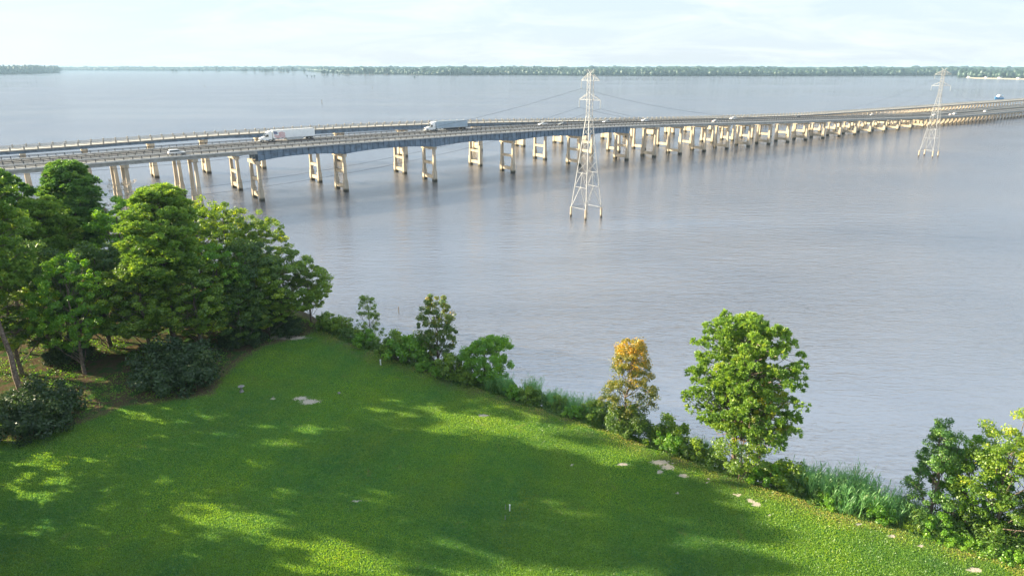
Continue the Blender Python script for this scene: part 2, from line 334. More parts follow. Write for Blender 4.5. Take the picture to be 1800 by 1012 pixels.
def land():
    xs = np.unique(np.round(np.concatenate([np.arange(-500, -90, 10.), np.arange(-90, -66, 1.5), np.arange(-66, 64, .33), np.arange(64, 80, 1.5), np.arange(80, 221, 10.)]), 3))
    ys = np.unique(np.round(np.concatenate([np.arange(-300, 20, 10.), np.arange(20, 40, 1.5), np.arange(40, 106, .33), np.arange(106, 150, 1.5), np.arange(150, 221, 8.)]), 3))
    X, Y = np.meshgrid(xs, ys, indexing='ij'); Z = land_z(X, Y)
    # drop the part far beyond the shore
    i, j = np.meshgrid(np.arange(len(xs)-1), np.arange(len(ys)-1), indexing='ij'); ny = len(ys)
    keep = (Z[:-1, :-1] > -2.9) | (Z[1:, 1:] > -2.9)
    Q = np.stack([i*ny+j, (i+1)*ny+j, (i+1)*ny+j+1, i*ny+j+1], -1)[keep]
    fl = np.clip(poly_sd(FLOOR, X, Y)/3+.5, 0, 1)
    sand = np.zeros_like(X)
    for px, py, w, h in SAND:
        c = G(px, py, 3.5); a = G(px+w, py, 3.5); b = G(px, py+h, 3.5)
        rx = abs(a.x-c.x); ry = abs(c.y-b.y)
        sand = np.maximum(sand, 1.55-np.hypot((X-c.x)/rx, (Y-c.y)/ry))
    edge = np.clip(1-np.abs(poly_sd(LAND, X, Y)-.6)/3.2, 0, 1)
    V = np.stack([X, Y, Z], -1).reshape(-1, 3)
    m = bpy.data.materials.new('lawn_ground'); m.use_nodes = True; n = m.node_tree.nodes; l = m.node_tree.links; p = n['Principled BSDF']
    p.inputs['Roughness'].default_value = 1; p.inputs['Specular IOR Level'].default_value = .0
    ge = n.new('ShaderNodeNewGeometry')
    def noise(scale, det=5, sc=(1, 1, 1), dist=0, rough=.6, rot=0):
        mp = n.new('ShaderNodeMapping'); mp.inputs['Scale'].default_value = sc; mp.inputs['Rotation'].default_value = (0, 0, rot); l.new(ge.outputs['Position'], mp.inputs[0])
        o = n.new('ShaderNodeTexNoise'); o.inputs['Scale'].default_value = scale; o.inputs['Detail'].default_value = det; o.inputs['Distortion'].default_value = dist; o.inputs['Roughness'].default_value = rough
        l.new(mp.outputs[0], o.inputs[0]); return o.outputs[0]
    def ramp(f, *st):
        r = n.new('ShaderNodeValToRGB'); e = r.color_ramp.elements
        while len(e) < len(st): e.new(.5)
        for q, (pos, c) in zip(e, st): q.position = pos; q.color = (*c, 1) if hasattr(c, '__len__') else (c, c, c, 1)
        l.new(f, r.inputs[0]); return r.outputs[0]
    def mix(f, a, b):
        k = n.new('ShaderNodeMix'); k.data_type = 'RGBA'
        for s_, v in ((0, f), (6, a), (7, b)):
            if hasattr(v, 'links') or hasattr(v, 'is_linked'): l.new(v, k.inputs[s_])
            elif hasattr(v, '__len__'): k.inputs[s_].default_value = (*v, 1)
            else: k.inputs[s_].default_value = v
        return k.outputs[2]
    def math_(op, a, b):
        k = n.new('ShaderNodeMath'); k.operation = op
        for s_, v in ((0, a), (1, b)):
            if hasattr(v, 'is_linked'): l.new(v, k.inputs[s_])
            else: k.inputs[s_].default_value = v
        return k.outputs[0]
    def attr(nm):
        a = n.new('ShaderNodeAttribute'); a.attribute_name = nm; return a.outputs['Fac']
    fine = noise(3.2, 5, rough=.85); mid = noise(.75, 5); big = noise(.09, 4, dist=.8); stripe = noise(.35, 3, (.22, 1, 1), .3, rot=.55); tuft = noise(22, 2)
    g = ramp(mid, (.30, (.058, .165, .040)), (.52, (.088, .215, .036)), (.74, (.150, .250, .034)))
    g = mix(math_('MULTIPLY', ramp(big, (.46, 0.), (.66, 1.)), .55), g, (.170, .225, .024))
    g = mix(math_('MULTIPLY', ramp(stripe, (.5, 0.), (.7, 1.)), .35), g, (.050, .150, .040))
    g = mix(math_('MULTIPLY', ramp(fine, (.38, 1.), (.60, 0.)), .7), g, (.016, .060, .014))
    g = mix(math_('MULTIPLY', ramp(tuft, (.5, 0.), (.75, 1.)), .45), g, (.21, .29, .05))
    dryn = noise(.5, 6, rough=.7)
    dry = math_('MULTIPLY', attr('edge'), ramp(dryn, (.40, 0.), (.58, 1.)))
    g = mix(math_('MULTIPLY', dry, .75), g, (.165, .135, .070))
    dry2 = ramp(noise(.3, 7, rough=.75, dist=1), (.60, 0.), (.70, 1.))
    g = mix(math_('MULTIPLY', dry2, .55), g, (.20, .16, .075))
    # forest floor: straw, soil, weeds
    fl_ = mix(ramp(noise(.6, 6, rough=.7), (.46, 0.), (.58, 1.)), (.125, .095, .060), (.050, .115, .028))
    fl_ = mix(math_('MULTIPLY', ramp(fine, (.35, 1.), (.6, 0.)), .5), fl_, (.035, .030, .018))
    fa = math_('ADD', attr('litter'), math_('MULTIPLY', math_('SUBTRACT', dryn, .5), 1.2))
    g = mix(ramp(fa, (.42, 0.), (.58, 1.)), g, fl_)
    # border of straw between lawn and trees
    bd = math_('SUBTRACT', 1., math_('MULTIPLY', math_('ABSOLUTE', math_('SUBTRACT', fa, .5), 0), 3.2))
    g = mix(math_('MULTIPLY', ramp(bd, (.2, 0.), (.8, 1.)), .8), g, (.125, .095, .060))
    sa = math_('ADD', attr('sand'), math_('MULTIPLY', math_('SUBTRACT', noise(2.4, 7, dist=1.2, rough=.75), .5), 3.6))
    g = mix(ramp(sa, (.60, 0.), (.78, 1.)), g, mix(fine, (.38, .32, .26), (.60, .54, .47)))
    # bank below the lawn: bare earth, wet at the water
    s3 = n.new('ShaderNodeSeparateXYZ'); l.new(ge.outputs['Position'], s3.inputs[0])
    bk = ramp(math_('MULTIPLY', s3.outputs[2], .25), (.70, 1.), (.80, 0.))
    g = mix(bk, g, (.075, .065, .045))
    l.new(g, p.inputs[0])
    hgt = math_('ADD', math_('MULTIPLY', fine, .8), math_('MULTIPLY', tuft, .35))
    hgt = math_('ADD', hgt, math_('MULTIPLY', mid, .8))
    b = n.new('ShaderNodeBump'); b.inputs['Strength'].default_value = .8; b.inputs['Distance'].default_value = .14; l.new(hgt, b.inputs['Height']); l.new(b.outputs[0], p.inputs['Normal'])
    o = npmesh('ground', V, Q, m, smooth=True)
    # grass blades: real low geometry so that the low sun catches them
    rg = np.random.default_rng(99); n = 900000; yy = 44+(108-44)*rg.random(n)**1.25; hw = .76*(yy*math.cos(PIT)+(H-3.5)*math.sin(PIT))+1.5
    xx = rg.uniform(-1, 1, n)*hw; k = (poly_sd(LAND, xx, yy) > rg.random(n)*.5) & (poly_sd(FLOOR, xx, yy) < rg.normal(size=n)*.8)
    for px, py, w, h in SAND:
        c = G(px, py, 3.5); a_ = G(px+w, py, 3.5); b_ = G(px, py+h, 3.5)
        k &= np.hypot((xx-c.x)/abs(a_.x-c.x), (yy-c.y)/abs(c.y-b_.y)) > .75+.5*rg.random(n)
    xx, yy = xx[k], yy[k]; n = len(xx); zz = land_z(xx, yy)
    d = unit(np.stack([rg.normal(size=n)*.55, rg.normal(size=n)*.55, np.ones(n)], 1)); a_ = rg.random(n)*6.283
    sd = np.stack([np.cos(a_), np.sin(a_), np.zeros(n)], 1)*(.022+.03*rg.random((n, 1))); ln = .05+.09*rg.random(n)
    big_ = .5*np.sin(xx*.13+yy*.21)+.5*np.sin(xx*.31-yy*.17+2)+.4*np.sin(xx*.9+yy*.5)*np.sin(yy*.8-xx*.3); T = .40+.22*big_+rg.normal(size=n)*.10
    ed = np.clip(1-np.abs(poly_sd(LAND, xx, yy)-.6)/3.0, 0, 1); T += ed*.55*(rg.random(n) < .6)*(np.sin(xx*1.1+yy*.4)+np.sin(xx*.37-yy*.9) > -.6)
    c = np.stack([xx, yy, zz-.01], 1); V3 = np.stack([c-sd, c+d*ln[:, None]+sd*.4, c+d*ln[:, None]-sd*.4, c+sd], 1)
    V3 = V3[:, [0, 3, 1, 2]]
    gr = npmesh('lawn_grass', V3, np.arange(4*n).reshape(n, 4), M['L_grass'], T); tag(gr, 'short mown green grass covering the lawn', 'grass', None, 'stuff')
    for nm, a in (('litter', fl), ('sand', sand), ('edge', edge)):
        at = o.data.attributes.new(nm, 'FLOAT', 'POINT'); at.data.foreach_set('value', a.ravel().astype(np.float32))
    tag(o, kind='structure')
land()
# ------------------------------------------------------------------ bridges
def ring(s, o0, o1, z0, z1): return [BP(s, o0, z0), BP(s, o1, z0), BP(s, o1, z1), BP(s, o0, z1)]
AX = (Vector((*D2, 0)), Vector((*N2, 0)), Vector((0, 0, 1)))
STEEL = (68.5, 242.0)
SP = [68.5, 98.6, 135.6, 173.8, 211.5, 242.0]
PIERS = [-66.5, -47.2, -27.9, -8.6, 10.7, 30, 49.3] + SP + [242+19.3*k for k in range(1, 17)]
def depth(s):                                             # road to girder bottom
    if s < STEEL[0] or s > STEEL[1]: return 1.45
    k = max(i for i in range(len(SP)) if SP[i] <= s+1e-6); a = SP[k]; b = SP[min(k+1, len(SP)-1)]
    t = 0 if a == b else (s-a)/(b-a)
    return 2.35 + 1.0*abs(2*t-1)**2.2
def pier_mesh(mb, s, o, ztop, strut=True, half=3.9, w=.5, dz=-2.5, ped=True):
    for sd in (-1, 1):
        mb.frustum(BP(s, o+sd*half, dz), (w*1.3, w*1.2), BP(s, o+sd*half, ztop-1.2), (w*.95, w*.85), AX)
        if ped: mb.frustum(BP(s, o+sd*half, dz), (w*1.6, w*1.5), BP(s, o+sd*half, min(4.0, ztop*.45)), (w*1.45, w*1.4), AX)
    mb.box(BP(s, o, ztop-.55), (.75, half+.95, .55), AX)
    if strut:
        def st(z, h): mb.box(BP(s, o, z), (.42, half-.3, h), AX)
        st(1.7, .65)
        if s < 243: st(1.7+(ztop-2)*.47, .5)
def railing(parent, o, zf, s0, s1, side, name='railing'):
    mb = MB(); ss = np.arange(s0, s1+1, 6.0)
    mb.sweep([ring(s, o-.16, o+.16, zf(s)-.1, zf(s)+.28) for s in ss]); curb = mb.build('curb', M['curb'], None)
    mb = MB()
    for dz, h in ((.62, .07), (.95, .09)): mb.sweep([ring(s, o-.07, o+.07, zf(s)+dz-h, zf(s)+dz+h) for s in ss])
    s = s0+1.2
    while s < s1:
        mb.box(BP(s, o, zf(s)+.62), (.11, .13, .40), AX); s += 2.4
    r = mb.build(name, M['rail'], parent); curb.parent = r
def carriageway(o, label, s0, s1, zroad):
    t = thing('highway_bridge', label, 'bridge', BP(s0, o, 0), group='twin highway bridges over the lake')
    T = Matrix.Translation(-BP(s0, o, 0))
    parts = []
    def fin(ob): ob.data.transform(T) ; parts.append(ob); return ob
    ss = np.arange(s0, s1+1, 4.0)
    mb = MB(); mb.sweep([ring(s, o-5.6, o+5.6, zroad(s)-.28, zroad(s)) for s in ss]); mb.build('deck', M['slab'], t)
    mb = MB(); mb.sweep([ring(s, o-5.3, o+5.3, zroad(s)-.1, zroad(s)+.03) for s in ss]); mb.build('road_surface', M['deck_road'], t)
    mb = MB()
    for oo in (-4.7, 4.7):
        mb.sweep([[BP(s, o+oo-.08, zroad(s)+.036), BP(s, o+oo+.08, zroad(s)+.036)] for s in ss], False)
    s = s0
    while s < s1-4:
        mb.sweep([[BP(q, o-.08, zroad(q)+.036), BP(q, o+.08, zroad(q)+.036)] for q in (s, s+3)], False); s += 12
    mb.build('lane_marking', M['mark'], t)
    railing(t, o-5.45, zroad, s0, s1, -1); railing(t, o+5.45, zroad, s0, s1, 1)
    g = np.arange(STEEL[0], STEEL[1]+.1, 2.169)
    for oo in (-4.9, -1.7, 1.7, 4.9):
        mb = MB(); mb.sweep([ring(s, o+oo-.1, o+oo+.1, zroad(s)-.24-depth(min(s, 241.99)), zroad(s)-.22) for s in g])
        mb.sweep([ring(s, o+oo-.28, o+oo+.28, zroad(s)-.30-depth(min(s, 241.99)), zroad(s)-.24-depth(min(s, 241.99))+.05) for s in g])
        if abs(oo) > 4:
            for s in g[1:-1]:
                dd = depth(s); mb.box(BP(s, o+oo+math.copysign(.17, oo), zroad(s)-.26-dd/2), (.09, .24, dd/2-.08), AX)
        mb.build('steel_girder', M['steel'], t)
    for a, b in ((s0, STEEL[0]-.05), (STEEL[1]+.05, s1)):
        q = np.arange(a, b, 4.0); q = np.append(q, b)
        for oo in (-4.7, -1.6, 1.6, 4.7):
            mb = MB(); mb.sweep([ring(s, o+oo-.25, o+oo+.25, zroad(s)-1.3, zroad(s)-.22) for s in q]); mb.build('concrete_girder', M['slab'], t)
    for s in PIERS:
        mb = MB(); dep = (.30+2.35+1.0 if STEEL[0]+1 < s < STEEL[1]-1 else (3.6 if abs(s-68.5) < 1 or abs(s-242) < 1 else 1.3))
        if abs(s-68.5) < 1 or abs(s-242) < 1: dep = .30+3.35
        zt = zroad(s)-dep; pier_mesh(mb, s, o, zt+.02, strut=s > 60); mb.build('pier', M['conc'], t)
    s = 556.0
    while s < s1-3:
        mb = MB(); zt = zroad(s)-1.28; mb.box(BP(s, o, zt-.4), (.5, 5.5, .4), AX)
        for q in (-4.6, -2.3, 0, 2.3, 4.6): mb.frustum(BP(s, o+q, -2), (.27, .27), BP(s, o+q, zt-.75), (.27, .27), AX)
        mb.build('trestle_bent', M['pile'], t); s += 7.4
    for ch in t.children: ch.matrix_parent_inverse = T
    return t
carriageway(OA, 'near highway carriageway on tall concrete piers, blue-grey girder facing the lawn', -70, 1010, zroad)
carriageway(OB, 'middle highway carriageway carrying the white trucks, between the other two bridges', -70, 1010, zroadB)
def dold(s): return float(np.interp(s, [78, 96, 240, 308], [1.4, 2.15, 2.15, .95]))
def old_bridge():
    o = OC; s0, s1 = -80, 1180
    t = thing('old_road_bridge', 'old narrow bridge behind the highway, with tall concrete rail posts along its edges', 'bridge', BP(s0, o, 0)); T = Matrix.Translation(-BP(s0, o, 0))
    ss = np.arange(s0, s1+1, 5.0)
    mb = MB(); mb.sweep([ring(s, o-4.6, o+4.6, zold(s)-.35, zold(s)) for s in ss]); mb.build('deck', M['railc'], t)
    mb = MB(); mb.sweep([ring(s, o-4.0, o+4.0, zold(s)-.1, zold(s)+.04) for s in ss]); mb.build('road_surface', M['oldroad'], t)
    for sd, ph in ((-1, 0), (1, 1.1)):
        mb = MB()
        for dz in (.45, .85): mb.sweep([ring(s, o+sd*4.4-.09, o+sd*4.4+.09, zold(s)+dz-.1, zold(s)+dz+.1) for s in ss])
        s = s0+ph
        while s < s1:
            mb.box(BP(s, o+sd*4.4, zold(s)+.62), (.24, .21, .72 if s < 560 else .5), AX); s += 4.2
        mb.build('railing', M['railc'], t)
    for oo in (-3.9, -1.3, 1.3, 3.9):
        mb = MB(); mb.sweep([ring(s, o+oo-.14, o+oo+.14, zold(s)-(dold(s)), zold(s)-.3) for s in ss])
        if oo < -3:
            s = s0
            while s < 260: mb.box(BP(s, o+oo-.19, zold(s)-dold(s)/2-.15), (.06, .1, dold(s)/2-.28), AX); s += 2.6
        mb.build('steel_girder', M['steel'], t)
    pl = [-71, -51, -32, -12, 7.5, 27, 50, 70, 93, 130, 163, 208, 237, 265] + [265+19.5*k for k in range(1, 11)]
    for s in pl:
        mb = MB(); dp = dold(s)
        zt = zold(s)-dp+.02
        mb.box(BP(s, o, zt-.6), (.8, 5.0, .6), AX)
        for sd in (-1, 1): mb.frustum(BP(s, o+sd*3.1, -2), (.95, .9), BP(s, o+sd*3.1, zt-1.1), (.7, .65), AX)
        mb.box(BP(s, o, 2.3), (.55, 2.4, 1.5), AX); mb.build('pier', M['concold'], t)
        mb = MB()
    s = 466.0
    while s < s1-3:
        mb = MB(); zt = zold(s)-.93; mb.box(BP(s, o, zt-.4), (.45, 4.5, .4), AX)
        for q in (-3.8, -1.3, 1.3, 3.8): mb.frustum(BP(s, o+q, -2), (.27, .27), BP(s, o+q, zt-.75), (.27, .27), AX)
        mb.build('trestle_bent', M['pile'], t); s += 8.0
    for ch in t.children: ch.matrix_parent_inverse = T
old_bridge()
# ------------------------------------------------------------------ vehicles
def wheel(parent, x, y, r, w=.3, z=None):
    mb = MB(); mb.tube([(x, y-w/2, z or r), (x, y+w/2, z or r)], r, 14); o = mb.build('wheel', M['tyre'], parent)
    sd = 1 if y > 0 else -1
    mb = MB(); mb.tube([(x, y+sd*(w/2-.02), z or r), (x, y+sd*(w/2+.03), z or r)], r*.55, 10); mb.build('rim', M['chrome'], o)
def make_car(label, paint, kind='suv', group='cars on the highway bridges'):
    t = thing('parked_car' if kind == 'parked' else kind, label, 'car', group=group)
    if kind == 'suv':
        Ln = 4.9; low = [(-2.45, .35), (-2.48, .72), (-2.4, 1.08), (1.1, 1.08), (2.3, .93), (2.45, .75), (2.45, .35)]
        top = [(-2.42, 1.06), (-2.1, 1.72), (-1.6, 1.78), (.2, 1.76), (.55, 1.66), (1.25, 1.06)]; gl = [(-2.2, 1.12), (-1.98, 1.6), (.2, 1.62), (.5, 1.55), (1.05, 1.12)]
    else:
        Ln = 4.7; low = [(-2.35, .3), (-2.38, .75), (-2.3, .95), (-1.6, .98), (1.0, .95), (2.15, .8), (2.35, .6), (2.35, .3)]
        top = [(-1.9, .95), (-1.15, 1.38), (-.6, 1.45), (.1, 1.44), (.4, 1.38), (1.15, .93)]; gl = [(-1.6, 1.0), (-1.1, 1.32), (.1, 1.36), (.35, 1.3), (.9, 1.0)]
    mb = MB(); mb.prism(low, -.92, .92, lambda x, z: .1*max(0, (z-.8))+(.12 if abs(x) > 2.2 else 0)); mb.build('body', M[paint], t, bevel=.05)
    mb = MB(); mb.prism(top, -.86, .86, lambda x, z: .28*max(0, (z-1.0))); mb.build('cabin', M[paint], t, bevel=.04)
    for sd in (-1, 1):
        mb = MB(); mb.prism(gl, sd*.87, sd*.80, lambda x, z: 0); 
        for v in mb.v: v.y -= sd*.28*max(0, v.z-1.0)*.95
        mb.build('side_window', M['glass'], t)
    a, b = top[-2], top[-1]; mb = MB(); mb.beam((a[0]*.9+b[0]*.1+.03, 0, a[1]*.9+b[1]*.1), (a[0]*.15+b[0]*.85+.03, 0, a[1]*.15+b[1]*.85), 1.45, .03, (0, 0, 1)); mb.build('windscreen', M['glass'], t)
    a, b = top[1], top[0]; mb = MB(); mb.beam((a[0]*.9+b[0]*.1-.03, 0, a[1]*.9+b[1]*.1), (a[0]*.3+b[0]*.7-.03, 0, a[1]*.3+b[1]*.7), 1.4, .03, (0, 0, 1)); mb.build('rear_window', M['glass'], t)
    for x in (-1.5, 1.5):
        for y in (-.82, .82): wheel(t, x, y, .36 if kind == 'suv' else .32, .24)
    for y in (-.7, .7):
        mb = MB(); mb.box((Ln/2-.02, y, .72), (.05, .16, .08)); mb.build('headlight', M['chrome'], t)
        mb = MB(); mb.box((-Ln/2+.0, y, .85), (.05, .14, .1)); mb.build('tail_light', M['redlamp'], t)
    return t
def put(t, s, o, rev=False, zf=zroad):
    z0, z1 = zf(s-2), zf(s+2); t.location = BP(s, o, zf(s)+.045)
    t.rotation_euler = (0, -math.atan2(z1-z0, 4)*(-1 if rev else 1), math.atan2(D2[1], D2[0])+(math.pi if rev else 0))
def make_truck(label, trailer, flag):
    t = thing('semi_truck', label, 'truck', group=None)
    mb = MB(); mb.box((-1.6, 0, 2.65), (8.05, 1.29, 1.42)); tr = mb.build('trailer', M[trailer], t, bevel=.04)
    mb = MB()
    for z in (1.2, 4.1):
        for y in (-1.3, 1.3): mb.box((-1.6, y, z), (8.06, .025, .06))
    for x in (-9.66,):
        mb.box((x, 0, 2.65), (.02, .03, 1.3))
        for y in (-1.24, 1.24): mb.box((x, y, 2.65), (.025, .05, 1.42))
    mb.build('trailer_trim', M['chrome'], tr)
    if flag:
        for sd in (-1, 1):
            mb = MB()
            for k in range(6):
                z = 3.45-k*.36; pts = []
                for i in range(13):
                    x = 6.0-i*.34; zz = z+.16*math.sin(i*.9+k*.3)+(-.03*i)
                    pts.append((x, zz))
                for (xa, za), (xb, zb) in zip(pts[:-1], pts[1:]):
                    if k < 3 and xa > 4.6: continue
                    mb.beam((xa, sd*1.297, za), (xb, sd*1.297, zb), .012, .15, (0, 0, 1))
            mb.build('flag_stripes', M['red'], tr)
            mb = MB(); mb.prism([(6.1, 2.75), (6.2, 3.75), (4.75, 3.6), (4.7, 2.7)], sd*1.295, sd*1.302); fl = mb.build('flag_canton', M['navy'], tr)
            mb = MB()
            for i in range(5):
                for j in range(4): mb.box((5.9-i*.26, sd*1.307, 3.5-j*.2), (.05, .004, .05))
            mb.build('flag_stars', M['white'], fl)
    mb = MB(); mb.box((-1.6, 0, 1.1), (7.9, .45, .12)); mb.box((9, 0, .85), (2.4, .45, .13)); mb.build('chassis', M['dark'], t)
    for y in (-1.22, 1.22):
        mb = MB(); mb.box((-1.8, y, .8), (3.2, .03, .38)); mb.build('side_skirt', M['dark' if not flag else 'silver'], t)
    # tractor: sleeper cab with sloped fairing, hood
    prof = [(6.75, .75), (6.75, 3.95), (7.3, 4.0), (8.3, 3.55), (9.1, 2.75), (9.55, 1.98), (11.1, 1.62), (11.45, 1.35), (11.5, .55), (10.9, .55), (9.6, .75)]
    mb = MB(); mb.prism(prof, -1.2, 1.2, lambda x, z: .14*max(0, z-1.6)*.5+(.22 if x > 10.8 else 0)+(.12 if x > 9.4 else 0)); cab = mb.build('cab', M['white'], t, bevel=.07)
    for sd in (-1, 1):
        mb = MB(); mb.prism([(8.1, 1.95), (8.1, 2.7), (8.75, 2.7), (9.25, 1.95)], sd*1.19, sd*1.12); mb.build('side_window', M['glass'], t)
        mb = MB(); mb.box((9.25, sd*1.42, 2.35), (.06, .12, .3)); mb.beam((9.2, sd*1.1, 2.5), (9.25, sd*1.4, 2.5), .04); mb.build('mirror', M['dark'], t)
        mb = MB(); mb.box((11.38, sd*.85, 1.05), (.12, .15, .12)); mb.build('headlight', M['chrome'], t)
        mb = MB(); mb.tube([(8, sd*1.0, .75), (9.3, sd*1.0, .75)], .32, 12); mb.build('fuel_tank', M['chrome'], t)
    mb = MB(); mb.beam((8.55, 0, 3.3), (9.5, 0, 2.05), 1.9, .05, (0, 0, 1)); 
    for v in mb.v: v.x += .12; v.z += .04
    mb.build('windscreen', M['glass'], t)
    mb = MB(); mb.box((11.5, 0, 1.1), (.04, .55, .32)); mb.build('grille', M['dark'], t)
    for x in (10.5,):
        for y in (-1.05, 1.05): wheel(t, x, y, .5, .3)
    for x in (7.6, 6.3, -7.2, -8.5):
        for y in (-.95, .95): wheel(t, x, y, .5, .6)
    # centre so that origin is mid length
    for ch in t.children: ch.location.x -= 0.9
    return t
t1 = make_truck('white semi truck with a red, white and blue flag design on its white trailer', 'white', True)
t2 = make_truck('white semi truck pulling a plain grey-blue trailer', 'grey', False)
put(t1, (s_at(457, OB+1.9, 17)+s_at(550, OB+1.9, 17))/2, OB+1.9, True, zroadB); put(t2, (s_at(748, OB+1.9, 17)+s_at(818, OB+1.9, 17))/2, OB+1.9, True, zroadB)
CARS = [('suv', 'white', OA-1.9, 311, False, 'white sport utility car driving right on the near carriageway at left', 17),
 ('sedan', 'white', OB+1.9, 954, True, 'white car behind the grey-blue truck, left of the lattice tower', 16.5),
 ('sedan', 'silver', OB-1.9, 989, True, 'pale silver car just left of the near lattice tower', 16),
 ('sedan', 'silver', OB+1.9, 1067, True, 'pale car just right of the near lattice tower', 16),
 ('suv', 'white', OB+1.9, 1134, True, 'boxy white car on the middle carriageway, first right of the near tower group', 16),
 ('sedan', 'white', OA-1.9, 1258, False, 'small white car alone on the near carriageway as the bridge descends', 15),
 ('suv', 'white', OB+1.9, 1289, True, 'white car standing out above the far rail midway down the slope', 14),
 ('sedan', 'dark', OB+1.9, 1402, True, 'dark car where the old bridge reappears from behind the highway', 12),
 ('sedan', 'white', OB-1.9, 1533, True, 'white car on the low stretch, left of the far lattice tower', 9),
 ('suv', 'white', OA-1.9, 1642, False, 'white car seen through the far lattice tower', 6),
 ('sedan', 'white', OA-1.9, 1671, False, 'leading car of the white pair right of the far tower', 6),
 ('suv', 'white', OA+1.9, 1678, False, 'second white car of the pair right of the far tower', 6),
 ('suv', 'white', OA+1.9, 1732, False, 'white car nearest the right edge on the near carriageway', 6)]
protos = {}
for kd, pt, o, px, rev, lab, z in CARS:
    k = (kd, pt)
    if k in protos: c = copy_tree(protos[k]); c['label'] = lab
    else: c = protos[k] = make_car(lab, pt, kd)
    put(c, s_at(px, o, z), o, rev, zroad if o < 250 else zroadB)
# ------------------------------------------------------------------ transmission towers
LD = Vector((.787, .617, 0)); LN = Vector((-.617, .787, 0)); UP = Vector((0, 0, 1))
def make_tower():
    t = thing('transmission_tower', 'nearer white lattice power tower standing in the lake before the bridge', 'tower', group='lattice power towers in the lake')
    hw = lambda z: 3.15+(0.62-3.15)*min(1, max(0, (z-2.9)/26.4))
    def P(i, z): a, b = ((-1, -1), (1, -1), (1, 1), (-1, 1))[i % 4]; w = hw(z); return Vector((a*w, b*w, z))
    for i in range(4):
        mb = MB(); mb.beam(P(i, 2.6), P(i, 29.3), .17); mb.beam(P(i, 29.3), P(i, 41.0), .13); mb.build('leg', M['galv'], t)
        mb = MB(); mb.tube([P(i, -3)+Vector(((-.1, .1, .1, -.1)[i], (-.1, -.1, .1, .1)[i], 0)), P(i, 2.9)], .32, 10); mb.build('foundation_pile', M['pile'], t)
    mb = MB()
    levels = [2.9, 9.0, 13.2, 16.6, 19.4, 21.8, 23.9, 25.8, 27.6, 29.3, 30.9, 32.4, 33.8, 35.2, 36.6, 38.0, 39.1, 41.0]
    for k, z in enumerate(levels):
        if z in (2.9, 9.0, 13.2, 29.3, 33.8, 39.1, 41.0, 21.8):
            for i in range(4): mb.beam(P(i, z), P(i+1, z), .10 if z < 14 else .07)
    for a, b in zip(levels[:-1], levels[1:]):
        w = .06 if a > 10 else .085
        for i in range(4):
            if a < 3:                                        # open bottom panel: one diagonal pair to the middle of the belt
                mid = (P(i, b)+P(i+1, b))/2
                mb.beam(P(i, a), mid, w); mb.beam(P(i+1, a), mid, w)
            elif a < 10:
                mid = (P(i, b)+P(i+1, b))/2; mb.beam(P(i, a), mid, w); mb.beam(P(i+1, a), mid, w)
                mb.beam((P(i, a)+P(i+1, a))/2, mid, .09)
            else:
                mb.beam(P(i, a), P(i+1, b), w); mb.beam(P(i+1, a), P(i, b), w)
    for i in range(2): mb.beam(P(i, 2.9), P(i+2, 2.9), .12)
    mb.build('lattice_bracing', M['galv'], t)
    mb = MB()
    for sd in (-1, 1):
        for q in (-1, 1): mb.beam((.55*q, sd*.6, 41.0), (.75*q, sd*1.1, 42.0), .1); 
        mb.beam((0, 0, 40.9), (0, sd*1.3, 42.1), .1)
    mb.build('peak', M['galv'], t)
    for z, ln, hang in ((33.8, 4.3, (-1, 1)), (39.1, 3.7, (1,))):
        for sd in (-1, 1):
            mb = MB(); e = Vector((0, sd*ln, z)); 
            for q in (-.6, .6):
                mb.beam((q, sd*.6, z), e, .12); mb.beam((q, sd*.6, z+1.7), e, .11)
                mb.beam((q*.6, sd*(ln*.45), z), (q*.55, sd*(ln*.45), z+1.0), .07)
            mb.beam((-.6, sd*1.6, z), (.35, sd*2.4, z), .07)
            arm = mb.build('cross_arm', M['galv'], t)
            if sd in hang:
                mb = MB(); zz = 0.1
                mb.tube([(0, e.y, z), (0, e.y, z-2.3)], .05, 6)
                for k in range(11): mb.tube([(0, e.y, z-.3-k*.18), (0, e.y, z-.38-k*.18)], .13, 8)
                mb.build('insulator', M['insul'], arm)
    return t
T1 = G(1029.5, 379.5, 0)+Vector((.2, 0, 0)); T2 = G(1631.5, 274.5, 0)
T1 = Vector((22.2, 201.6, 0)); T2 = Vector((208.3, 345.3, 0)); SPAN = T2-T1
tw = make_tower(); tw.location = T1; ang = math.atan2(SPAN.y, SPAN.x); tw.rotation_euler.z = ang
TW = [tw]
for p, lab in ((T2, 'farther white lattice power tower standing in the lake, at the right'), (T1-SPAN, 'white lattice power tower beyond the left edge of the view'), (T2+SPAN, 'white lattice power tower beyond the right edge of the view')):
    c = copy_tree(tw); c.location = p; c['label'] = lab; TW.append(c)
PL = [T1-SPAN, T1, T2, T2+SPAN]
side = Vector((-math.sin(ang), math.cos(ang), 0))
for off, z, lab in ((4.3, 31.5, 'power cable hung from the left end of the lower tower arms'), (-4.3, 31.5, 'power cable hung from the right end of the lower tower arms'), (3.7, 36.8, 'highest power cable, hung from the upper tower arms')):
    pts = []
    for a, b in zip(PL[:-1], PL[1:]):
        for k in range(24):
            u = k/24; p = a.lerp(b, u)+side*off; p.z = z-4*12.5*u*(1-u); pts.append(p)
    p = PL[-1]+side*off; p.z = z; pts.append(p)
    mb = MB(); mb.tube(pts, .03, 5); tag(mb.build('power_line', M['wire']), lab, 'cable', 'power lines between the lattice towers')
